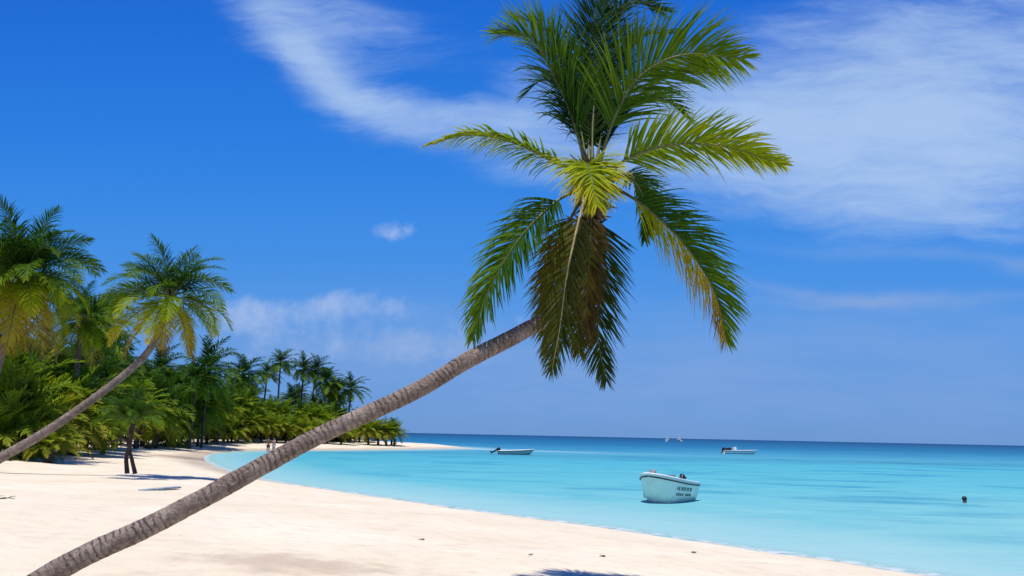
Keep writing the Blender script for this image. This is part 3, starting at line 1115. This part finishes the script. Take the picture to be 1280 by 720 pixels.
# the body of the grove: filler palms
G_IN = 'palms massed inside the grove'
L_IN = 'dark green palm massed inside the grove behind the beach, not apart from its neighbours'
fill = [(150, 66, 425), (170, 70, 440), (190, 74, 446), (205, 82, 440), (225, 80, 452), (235, 90, 458), (275, 92, 476), (292, 108, 480), (318, 112, 484), (330, 118, 490),
        (345, 120, 490), (365, 119, 485), (372, 124, 478), (390, 122, 486), (402, 124, 492), (415, 122, 500), (430, 122, 503), (448, 122, 506), (140, 54, 455), (112, 56, 440), (84, 52, 430),
        (20, 50, 420), (45, 62, 430), (-12, 54, 420), (100, 72, 430), (215, 100, 462), (255, 104, 466), (310, 122, 476), (180, 92, 448), (155, 84, 440)]
for i, (px, Y, top) in enumerate(fill):
    far_px(px + rnd.uniform(-4, 4), Y + rnd.uniform(-3, 3), top + rnd.uniform(0, 14), D[i % 4] if i % 2 else S_[i % 4], L_IN, G_IN, rnd.uniform(0.72, 0.95), rnd.uniform(-0.05, 0.06))
G_MD = 'half-grown palms below the skyline of the grove'
L_MD = 'half-grown green palm below the skyline, between the tall palms and the short front row'
mids = [(125, 58, 490), (150, 66, 486), (175, 68, 492), (200, 74, 488), (222, 80, 490), (242, 84, 492), (262, 90, 495), (280, 94, 498), (300, 100, 498), (322, 103, 500), (342, 106, 502),
        (358, 108, 508), (376, 110, 505), (392, 111, 510), (410, 113, 514), (428, 114, 516), (105, 48, 482), (85, 46, 470), (60, 46, 462), (34, 44, 456), (8, 44, 452),
        (255, 84, 478), (370, 109, 516), (140, 60, 500), (212, 78, 506), (188, 74, 505)]
for i, (px, Y, top) in enumerate(mids):
    far_px(px + rnd.uniform(-4, 4), Y + rnd.uniform(-2, 2), top + rnd.uniform(-3, 3), (G[i % 3] if i % 3 else D[i % 4]), L_MD, G_MD, rnd.uniform(0.8, 1.0), rnd.uniform(-0.04, 0.05))
# the short front row with dark bare trunks
G_FR = 'short palms of the front row at the edge of the sand'
L_FR = 'short yellow-green palm with low dark trunk in the front row along the cove sand'
front = [(132, 60, 510), (176, 70, 508), (198, 74, 512), (216, 78, 514), (236, 84, 514), (252, 88, 516), (270, 93, 514), (286, 96, 516), (300, 97, 518), (314, 98, 517), (330, 100, 520),
         (346, 101, 521), (362, 103, 522), (380, 104, 522), (396, 106, 524), (412, 107, 525), (430, 108, 526), (226, 82, 520), (262, 90, 522), (292, 95, 523)]
for i, (px, Y, top) in enumerate(front):
    far_px(px + rnd.uniform(-3, 3), Y, top + rnd.uniform(-2, 2), (YL[i % 3] if i % 4 else G[i % 3]), L_FR, G_FR, rnd.uniform(0.6, 0.78), rnd.uniform(-0.12, 0.12), r=0.13, mat=darkbark, rise=2.2)
# end of the point
G_PT = 'low palms at the end of the point'
for px, Y, top, sc_, lab in [(462, 112, 524, 0.85, 'bright low palm bush at the point, nearest the leaning trunk'), (474, 113, 527, 0.8, 'bright low palm bush in the middle of the clump on the point'),
                             (484, 114, 527, 0.75, 'low green palm bush right of the middle of the clump on the point'), (494, 115, 530, 0.62, 'last dark low palm at the right end of the point')]:
    far_px(px, Y, top, YL[0] if 'bright' in lab else G[0], lab, G_PT, sc_, 0.0, rise=2.2, r=0.15)
far_px(491, 116, 521, S_[1], 'small dark upright palm poking above the bushes at the end of the point', G_PT, 0.42, 0.0)
# sunlit young palms at the left edge
G_LB = 'young sunlit palms at the left edge'
lb = [(-8, 38, 468, 1.0, 'bright green young palm hard against the left edge under the tall crown', G[0]), (22, 40, 476, 1.0, 'bright green young palm second from the left edge, low on the sand', YL[2]),
      (48, 41, 490, 0.9, 'young palm with orange-yellow old fronds near the left edge', YL[0]), (4, 36, 506, 0.75, 'low yellow-green palm right above the slanting trunk at the left edge', YL[1]),
      (70, 45, 480, 0.95, 'young green palm right of the orange-yellow one at left', YL[0]), (92, 49, 492, 0.9, 'young palm in the shade above the middle of the slanting trunk', G[0]),
      (66, 35.5, 532, 0.42, 'small yellow palm sprout beside the slanting trunk at left', YL[2]), (110, 54, 497, 0.85, 'young green palm at the left end of the cove front row', G[1]),
      (34, 36.5, 522, 0.55, 'low yellowish palm sprout just under the bright green young palms', YL[0])]
for px, Y, top, sc_, lab, cr in lb:
    far_px(px, Y, top, cr, lab, G_LB, sc_, 0.0, rise=2.2, r=0.16)

# understorey: one uncountable mass of leaves behind the palms
rg = random.Random(31)
V, Fc, A = [], [], []


def leafclump(c, rad, n, size, age):
    for _ in range(n):
        dv = Vector((rg.gauss(0, 1), rg.gauss(0, 1), rg.gauss(0, 0.8)))
        p = Vector(c) + dv * rad * 0.55
        if p.z < ground_z_fast + 0.1:
            continue
        dr = Vector((rg.uniform(-1, 1), rg.uniform(-1, 1), rg.uniform(-0.7, 0.6))).normalized()
        sd_ = dr.cross(Vector((rg.uniform(-1, 1), rg.uniform(-1, 1), rg.uniform(-1, 1)))).normalized() * size * 0.22
        o_ = len(V)
        l = size * rg.uniform(0.7, 1.5)
        V.extend([p, p + dr * l * 0.45 + sd_, p + dr * l + Vector((0, 0, -0.15 * l)), p + dr * l * 0.45 - sd_])
        Fc.append((o_, o_ + 1, o_ + 2, o_ + 3))
        A.extend([age + rg.uniform(-0.1, 0.1)] * 4)


ground_z_fast = 1.05
line = [(-34, 40), (-33, 52), (-38, 64), (-41, 76), (-42, 88), (-40, 99), (-34, 106), (-29, 112), (-25, 117), (-22, 119)]
for (x0, y0), (x1, y1) in zip(line, line[1:]):
    for k in range(52):
        s = rg.random()
        dp = rg.uniform(0.5, 9)
        cx, cy = x0 + (x1 - x0) * s - dp * (0.9 if y0 < 90 else 0.45), y0 + (y1 - y0) * s + dp * (0.2 if y0 < 90 else 0.9)
        hz = rg.uniform(1.6, 5.2) if cy < 112 else rg.uniform(1.4, 3.4)
        leafclump((cx, cy, hz), rg.uniform(0.9, 1.9), 120, 0.6, rg.uniform(0.05, 0.5))
us = link('undergrowth', pymesh('undergrowth', V, Fc, FARLEAF, {'age': A}, smooth=False))
tag(us, 'dark leafy undergrowth filling the shade between the palm trunks', 'undergrowth', kind='stuff')

# ------------------------------------------------------------------ boats
HULLW = simple_mat('hull_white', (0.78, 0.80, 0.78), 0.3, 0.05, 3, spec=0.5)
HULLG = simple_mat('hull_pale_green', (0.82, 0.88, 0.76), 0.32, 0.08, 2.5, spec=0.5)
HULLM = simple_mat('hull_grey_green', (0.34, 0.50, 0.46), 0.35, 0.1, 3)
RAIL = simple_mat('rub_rail', (0.045, 0.05, 0.05), 0.55, 0.2, 6)
BLACK = simple_mat('outboard_black', (0.018, 0.02, 0.024), 0.35, 0.2, 6)
GREY = simple_mat('grey_fitting', (0.32, 0.34, 0.35), 0.4, 0.15, 6)
DECK = simple_mat('boat_deck', (0.66, 0.68, 0.66), 0.6, 0.1, 5)
MARK = simple_mat('hull_lettering', (0.14, 0.22, 0.22), 0.5, 0.1, 6)
ROPE = simple_mat('mooring_rope', (0.45, 0.42, 0.36), 0.9, 0.2, 20)


class Hull:
    """open boat along +X (bow at +L/2); waterline is z = 0"""

    def __init__(s, L, B, fb_bow, fb_stern, draft, blunt=3.5, flare=0.78):
        s.L, s.B, s.fb, s.fs, s.d, s.bl, s.fl = L, B, fb_bow, fb_stern, draft, blunt, flare
        s.N = 26

    def prm(s, t):
        hb = s.B / 2 * (0.86 + 0.14 * min(1, t * 3)) * max(0.0, 1 - max(0, (t - 0.35) / 0.65) ** s.bl) ** 0.75
        sh = s.fs + (s.fb - s.fs) * (0.25 * t + 0.75 * t ** 1.8)
        kl = -s.d + (s.d + 0.12) * max(0, (t - 0.62) / 0.38) ** 2.5
        return hb, sh, kl

    def x(s, t, lvl=1.0):
        # raked stem: low points end further aft
        return (t - 0.5) * s.L - (1 - lvl) * 0.30 * s.B * max(0, (t - 0.6) / 0.4)

    def ring(s, t, inset=0.0, floor=None):
        hb, sh, kl = s.prm(t)
        hb = max(0.0, hb - inset)
        prof = [(0.0, 0.0), (0.45, 0.10), (0.68 + (s.fl - 0.78), 0.24), (s.fl + 0.06, 0.5), (0.94, 0.78), (1.0, 1.0)]
        out = []
        for a, l in prof:
            z = kl + (sh - kl) * l
            if floor is not None:
                z = max(z, floor)
            out.append((s.x(t, l), hb * a, z))
        return out

    def shell(s, mb, inset=0.0, floor=None):
        vs, fs = [], []
        rows = []
        for i in range(s.N + 1):
            t_ = min(1.0, i / s.N)
            rg_ = s.ring(t_, inset, floor)
            full = [(x, -y, z) for x, y, z in reversed(rg_)] + rg_[1:]
            rows.append([len(vs) + k for k in range(len(full))])
            vs += full
        for a, b in zip(rows, rows[1:]):
            for k in range(len(a) - 1):
                fs.append((a[k], a[k + 1], b[k + 1], b[k]))
        fs.append(tuple(rows[0]))
        mb.add(vs, fs)

    def edge(s, lvl=1.0, outset=0.0, t0=0.0, t1=1.0, dz=0.0, side=1, n=26):
        out = []
        for i in range(n + 1):
            t_ = t0 + (t1 - t0) * i / n
            hb, sh, kl = s.prm(t_)
            out.append(Vector((s.x(t_, lvl) + outset * (1 if t_ > 0.97 else 0), side * (hb + outset), kl + (sh - kl) * lvl + dz)))
        return out


def outboard(parent, x, z, tilt, sc_=1.0, mat=BLACK):
    """cowl, leg, propeller; tilt in degrees lifts the leg aft"""
    e = empty('outboard_motor', (x, 0, z))
    e.parent = parent
    e.rotation_euler = (0, R(tilt), 0)
    m_ = MB()
    m_.box((-0.10 * sc_, 0, 0.26 * sc_), (0.42 * sc_, 0.30 * sc_, 0.38 * sc_), taper=0.78)
    m_.build('cowl', mat, e, bevel=0.05 * sc_)
    m_ = MB()
    m_.box((-0.12 * sc_, 0, -0.32 * sc_), (0.16 * sc_, 0.09 * sc_, 0.80 * sc_), taper=1.25)
    m_.box((-0.16 * sc_, 0, -0.60 * sc_), (0.40 * sc_, 0.22 * sc_, 0.025 * sc_))
    m_.tube([(-0.36 * sc_, 0, -0.70 * sc_), (-0.2 * sc_, 0, -0.70 * sc_), (0.02 * sc_, 0, -0.70 * sc_)], [0.045 * sc_, 0.06 * sc_, 0.02 * sc_], 8)
    m_.build('drive_leg', mat, e, bevel=0.01)
    m_ = MB()
    for k in range(3):
        rot = Matrix.Rotation(R(120 * k), 3, 'X') @ Matrix.Rotation(R(30), 3, 'Z')
        m_.box(Matrix.Rotation(R(120 * k), 3, 'X') @ Vector((-0.38 * sc_, 0, 0.07 * sc_)), (0.02 * sc_, 0.08 * sc_, 0.14 * sc_), rot)
    m_.build('propeller', GREY, e)
    return e


def boat(name, label, loc, rz, H_, hullmat, tilt, group=None, extras=()):
    r = empty(name, loc, rz)
    tag(r, label, 'boat', group)
    m_ = MB()
    H_.shell(m_)
    hull = m_.build('hull', hullmat, r)
    m_ = MB()
    H_.shell(m_, 0.06, 0.10)
    m_.build('interior', DECK, r)
    m_ = MB()
    for sd_ in (-1, 1):
        m_.tube(H_.edge(1.0, -0.02, side=sd_, dz=0.012), 0.036, 6)
    m_.build('gunwale', HULLW, r)
    m_ = MB()
    for sd_ in (-1, 1):
        m_.tube(H_.edge(0.90, 0.012, side=sd_), 0.024, 6)
    m_.build('rub_rail', RAIL, r)
    # foredeck
    vs, fs = [], []
    rows = []
    for i in range(11):
        t_ = 0.70 + 0.30 * i / 10
        hb, sh, kl = H_.prm(t_)
        rows.append(len(vs))
        vs += [(H_.x(t_), -hb * 0.97, sh + 0.004), (H_.x(t_), 0, sh + 0.05), (H_.x(t_), hb * 0.97, sh + 0.004)]
    for a, b in zip(rows, rows[1:]):
        fs += [(a, b, b + 1, a + 1), (a + 1, b + 1, b + 2, a + 2)]
    a = rows[0]
    o_ = len(vs)
    vs += [(vs[a][0], vs[a][1] * 0.9, 0.12), (vs[a + 2][0], vs[a + 2][1] * 0.9, 0.12)]
    fs.append((a, a + 1, a + 2, o_ + 1, o_))
    m_ = MB().add(vs, fs)
    m_.build('foredeck', HULLW, r)
    # thwarts
    for t_ in (0.30, 0.52):
        hb, sh, kl = H_.prm(t_)
        m_ = MB()
        m_.box((H_.x(t_), 0, sh * 0.72), (0.26, 2 * (hb - 0.05) * 0.97, 0.04))
        m_.build('thwart', DECK, r, bevel=0.01)
    outboard(r, -H_.L / 2 - 0.02, H_.fs - 0.02, tilt, 0.66 if H_.L < 3.5 else 1.0)
    return r


# the near mooring
H1 = Hull(3.0, 1.5, 1.0, 0.62, 0.22, blunt=3.4, flare=0.80)
p1 = at_z(838, 629, 0)
bdir = Vector((-math.sin(R(35)), -math.cos(R(35)), 0))
bm = boat('motorboat', 'pale green open motorboat moored alone in the turquoise shallows near the beach', p1 + Vector((0, 0.7, 0)), math.atan2(bdir.y, bdir.x), H1, HULLG, 48)
m_ = MB()   # bow post with cleat
m_.box((H1.x(0.86), 0, 1.04), (0.16, 0.22, 0.16), taper=0.85)
m_.build('anchor_locker', GREY, bm, bevel=0.02)
m_ = MB()
m_.tube([(H1.x(0.95), 0, 0.98), (H1.x(0.95), 0, 1.12)], 0.02, 8)
m_.tube([(H1.x(0.95), -0.07, 1.12), (H1.x(0.95), 0.07, 1.12)], 0.018, 8)
m_.build('mooring_cleat', GREY, bm)
m_ = MB()   # low console with screen, aft
m_.box((H1.x(0.40), 0.12, 0.50), (0.26, 0.42, 0.60), taper=0.9)
con = m_.build('console', BLACK, bm, bevel=0.03)
m_ = MB()
m_.box((H1.x(0.47), 0.12, 0.84), (0.015, 0.36, 0.16), Matrix.Rotation(R(-25), 3, 'Y'))
m_.build('windscreen', RAIL, con)
m_ = MB()   # dark, unreadable registration strokes on the side that faces the beach
rg = random.Random(4)
for row, lv in enumerate((0.70, 0.50)):
    t_ = 0.30
    while t_ < 0.70:
        wch = rg.uniform(0.018, 0.032)
        if rg.random() < 0.85:
            for sub in range(rg.choice((1, 2, 2))):
                hb, sh, kl = H1.prm(t_)
                a = 0.91 if row == 0 else 0.86
                zz = kl + (sh - kl) * lv
                pz = Vector((H1.x(t_, lv) + sub * 0.035, (hb * (a + 0.005) + 0.012), zz))
                m_.box(pz, (0.024, 0.012, 0.13 - 0.05 * row), Matrix.Rotation(rg.uniform(-0.3, 0.3), 3, 'Y') @ Matrix.Rotation(R(-14), 3, 'X'))
            if rg.random() < 0.6:
                m_.box(pz + Vector((-0.018, 0.0, rg.choice((-0.05, 0, 0.05)) * (1 - .4 * row))), (0.06, 0.012, 0.022), Matrix.Rotation(R(-14), 3, 'X'))
        t_ += wch + 0.018
m_.build('hull_lettering', MARK, bm)
# low boat by the end of the spit, its engine tilted up
H2 = Hull(4.3, 1.6, 0.62, 0.40, 0.2, blunt=3.0)
p2 = at_z(645, 568.3, 0)
boat('motorboat', 'low pale boat with a dark raised outboard, lying beyond the end of the sand spit', p2, R(4), H2, HULLM, 62)
# white boat further out
H3 = Hull(5.4, 1.9, 0.62, 0.50, 0.25, blunt=3.2)
p3 = at_z(926, 567.6, 0)
b3_ = boat('motorboat', 'white open boat far out on the right with a black engine and a small console', p3, R(2), H3, HULLW, 20)
m_ = MB()
m_.box((-0.95, 0, 0.62), (0.5, 0.7, 0.8), taper=0.85)
c3 = m_.build('console', HULLW, b3_, bevel=0.04)
m_ = MB()
m_.box((-0.72, 0, 1.18), (0.03, 0.62, 0.36), Matrix.Rotation(R(-20), 3, 'Y'))
m_.build('windscreen', GREY, c3)
m_ = MB()
m_.box((-2.0, 0, 0.72), (0.8, 1.1, 0.45), taper=0.9)
m_.build('engine_well_cover', BLACK, b3_, bevel=0.06)
# two on the horizon
H4 = Hull(5.6, 2.4, 1.6, 1.2, 0.4, blunt=3.0)
for px, py, rz, lab in ((834, 551.6, 70, 'left one of the two tiny white boats out near the horizon'), (849, 551.8, 110, 'right one of the two tiny white boats out near the horizon')):
    q = at_z(px, py, 0)
    e = boat('motorboat', lab, q, R(rz), H4, HULLW, 0, 'tiny boats near the horizon')
    m_ = MB()
    m_.box((-0.3, 0, 1.75), (2.0, 1.7, 1.7), taper=0.82)
    cb = m_.build('cabin', HULLW, e, bevel=0.1)
    m_ = MB()
    m_.box((-0.3, 0, 2.05), (1.9, 1.58, 0.4))
    m_.build('window', BLACK, cb)
    m_ = MB()
    m_.tube([(-0.6, 0, 2.5), (-0.6, 0, 5.4)], 0.05, 6)
    m_.build('mast', HULLW, e)

# ------------------------------------------------------------------ people
SKIN = simple_mat('skin', (0.30, 0.15, 0.095), 0.5, 0.08, 10)
SKIN2 = simple_mat('skin_light', (0.50, 0.31, 0.23), 0.5, 0.08, 10)
HAIR = simple_mat('dark_hair', (0.012, 0.010, 0.009), 0.4, 0.2, 30)
TRUNKS = simple_mat('dark_shorts', (0.03, 0.03, 0.05), 0.8, 0.15, 20)
SWIM = simple_mat('pale_swimsuit', (0.55, 0.42, 0.40), 0.8, 0.1, 20)


def skin_obj(name, verts, edges, radii, mat, parent, root_i=0, levels=2):
    me = bpy.data.meshes.new(name)
    me.from_pydata([tuple(v) for v in verts], edges, [])
    me.materials.append(mat)
    o_ = link(name, me, parent)
    md = o_.modifiers.new('skin', 'SKIN')
    md.use_smooth_shade = True
    if not me.skin_vertices:
        return o_
    for i, r in enumerate(radii):
        rv = me.skin_vertices[0].data[i]
        rv.radius = r if hasattr(r, '__len__') else (r, r)
        rv.use_root = (i == root_i)
    sb = o_.modifiers.new('subdivision', 'SUBSURF')
    sb.levels = sb.render_levels = levels
    return o_


def person(label, loc, rz, skin, suit, stride=0.12, arm=0.10, group=None, longhair=False):
    r = empty('person', loc, rz)
    tag(r, label, 'person', group)
    # faces -Y
    J = [(0, 0, 0.90), (0, 0.0, 1.08), (0, 0.0, 1.28), (0, 0.01, 1.42), (0, 0.0, 1.50), (0, -0.015, 1.58), (0, -0.02, 1.66), (0, -0.01, 1.71)]
    Rr = [(0.13, 0.10), (0.115, 0.085), (0.14, 0.095), (0.10, 0.075), (0.052, 0.052), (0.075, 0.088), (0.080, 0.095), (0.055, 0.065)]
    E = [(i, i + 1) for i in range(7)]
    for sd_ in (-1, 1):
        a = len(J)
        J += [(sd_ * 0.18, 0.01, 1.40), (sd_ * 0.235, 0.03, 1.13), (sd_ * 0.25, -arm * sd_ * 0.5 - 0.02, 0.90), (sd_ * 0.25, -arm * sd_ * 0.6 - 0.05, 0.80)]
        Rr += [(0.055, 0.055), (0.042, 0.042), (0.030, 0.030), (0.030, 0.018)]
        E += [(3, a), (a, a + 1), (a + 1, a + 2), (a + 2, a + 3)]
        a = len(J)
        J += [(sd_ * 0.095, 0, 0.80), (sd_ * 0.105, sd_ * stride * 0.5 - 0.02, 0.47), (sd_ * 0.11, sd_ * stride + 0.02, 0.08), (sd_ * 0.12, sd_ * stride - 0.12, 0.035)]
        Rr += [(0.088, 0.088), (0.058, 0.058), (0.042, 0.042), (0.040, 0.030)]
        E += [(0, a), (a, a + 1), (a + 1, a + 2), (a + 2, a + 3)]
    skin_obj('body', J, E, Rr, skin, r)
    h = MB()
    h.ball((0, 0.012, 1.675), (0.092, 0.108, 0.095), 12, 8)
    if longhair:
        h.ball((0, 0.06, 1.56), (0.085, 0.06, 0.16), 10, 7)
    h.build('hair', HAIR, r)
    n_ = MB()
    n_.box((0, -0.118, 1.605), (0.028, 0.035, 0.045), taper=0.5)
    n_.build('nose', skin, r, bevel=0.006)
    V5 = [(0, 0, 0.98), (0, 0, 0.88)]
    E5 = [(0, 1)]
    R5 = [(0.145, 0.115), (0.145, 0.118)]
    for sd_ in (-1, 1):
        a = len(V5)
        V5 += [(sd_ * 0.095, 0, 0.80), (sd_ * 0.10, sd_ * stride * 0.3 - 0.01, 0.60)]
        R5 += [(0.098, 0.10), (0.085, 0.085)]
        E5 += [(1, a), (a, a + 1)]
    skin_obj('shorts', V5, E5, R5, suit, r)
    return r


q = at_z(335, 562.5, 0.15)
q.z = ground_z(q.x, q.y)
person('person in dark shorts at the far edge of the cove, left of the pair', q, 0.5, SKIN, TRUNKS, group='people at the cove')
q = at_z(342, 562.0, 0.2)
q.z = ground_z(q.x, q.y)
person('person in pale shorts at the far edge of the cove, right of the pair', q, -0.6, SKIN2, SWIM, 0.08, 0.05, group='people at the cove', longhair=True)
q = at_z(1206, 628.5, 0)
person('dark-haired bather up to the neck in the turquoise water at right', Vector((q.x, q.y, -1.52)), 2.4, SKIN, TRUNKS, 0.05)

# ------------------------------------------------------------------ things lying on the sand
PLANK = simple_mat('weathered_plank', (0.30, 0.38, 0.43), 0.8, 0.2, 12, bump=0.4)
WEED = simple_mat('dry_weed', (0.17, 0.125, 0.085), 0.95, 0.3, 20)
WOOD = simple_mat('driftwood', (0.15, 0.115, 0.09), 0.9, 0.3, 10, bump=0.5)
HUSK = simple_mat('coconut_husk', (0.16, 0.095, 0.05), 0.9, 0.3, 14, bump=0.5)


def ground_at(px, py):
    z = 0.7
    for _ in range(6):
        q = at_z(px, py, z)
        z = ground_z(q.x, q.y)
    return Vector((q.x, q.y, z))


qa, qb = ground_at(176, 613), ground_at(223, 611.5)
qc = (qa + qb) / 2
ln = (qb - qa).length
m_ = MB()
NP = 14
for i in range(NP):
    pass
m_.box((0, 0, 0.025), (ln, 0.20, 0.05))
pk = m_.build('plank', PLANK, None, bevel=0.012)
pk.location = qc
pk.rotation_euler = (0, R(-0.5), math.atan2(qb.y - qa.y, qb.x - qa.x))
tag(pk, 'weathered blue-grey plank lying flat on the sand beyond the leaning trunk', 'plank')


def driftwood(label, c, length, rz, seed, rad=0.05):
    rg_ = random.Random(seed)
    o_ = MB()
    pts = [Vector((length * (i / 7 - 0.5), rg_.uniform(-0.06, 0.06) * length, rad * 0.6 + rg_.uniform(0, 0.05) * length)) for i in range(8)]
    pts[0].z = rad * 0.5
    pts[4].z = rad * 0.5
    pts, _ = resample(catmull(pts, 4), 18)
    o_.tube(pts, [rad * (1.1 - 0.8 * i / 17) for i in range(18)], 7)
    for k in (5, 9, 13):
        b_ = pts[k]
        e_ = b_ + Vector((rg_.uniform(0.1, 0.3) * length, rg_.uniform(-0.3, 0.3) * length, rg_.uniform(0.0, 0.16) * length))
        o_.tube([b_, b_.lerp(e_, 0.5) + Vector((0, 0, 0.02)), e_], [rad * 0.6, rad * 0.4, rad * 0.1], 6)
    ob = o_.build('driftwood', WOOD)
    ob.location = c
    ob.rotation_euler = (0, 0, rz)
    tag(ob, label, 'driftwood')


driftwood('twiggy dark driftwood branch on pale sand at the left edge', ground_at(0, 624), 0.55, 0.1, 3, 0.016)
driftwood('dark fallen branches lying in tree shade behind the short two-stemmed palm', ground_at(138, 553), 3.4, 0.2, 5, 0.10)
driftwood('fallen dark branch in the shade beside the young palms at left', ground_at(98, 556), 3.0, -0.15, 9, 0.09)

m_ = MB()
m_.ball((0, 0, 0.10), (0.17, 0.14, 0.13), 12, 8)
m_.tube([(0.15, 0, 0.10), (0.24, 0.02, 0.13)], [0.05, 0.01], 6)
ck = m_.build('coconut', HUSK)
ck.location = ground_at(185, 561)
ck.scale = (2.0, 2.0, 1.8)
tag(ck, 'brown heap of husks on the sand near the head of the cove', 'husk heap')
ck.name = 'husk_heap'


def weed(label, px, py, size, seed):
    rg_ = random.Random(seed)
    m2 = MB()
    for k in range(26):
        a = rg_.uniform(0, 6.28)
        p0 = Vector((rg_.gauss(0, 0.35) * size, rg_.gauss(0, 0.35) * size, 0.006))
        l = size * rg_.uniform(0.3, 0.7)
        p2_ = p0 + Vector((math.cos(a), math.sin(a), 0)) * l
        m2.tube([p0, p0.lerp(p2_, 0.5) + Vector((0, 0, rg_.uniform(0.1, 0.35) * size)), p2_], [0.05 * size, 0.06 * size, 0.02 * size], 5)
    ob = m2.build('seaweed', WEED)
    ob.location = ground_at(px, py)
    ob.rotation_euler = (0, 0, rg_.uniform(0, 6))
    tag(ob, label, 'seaweed')


weed('dark scrap of seaweed on the sand straight below the moored boat, largest of the scraps', 753, 696, 0.06, 1)
weed('small seaweed scrap close to the water, right of the largest scrap', 867, 691, 0.06, 2)
weed('tiny seaweed scrap left of the largest scrap, lower middle of the sand', 663, 694, 0.04, 3)
weed('brown scrap of seaweed in the middle of the beach below the far boats', 528, 675, 0.05, 6)
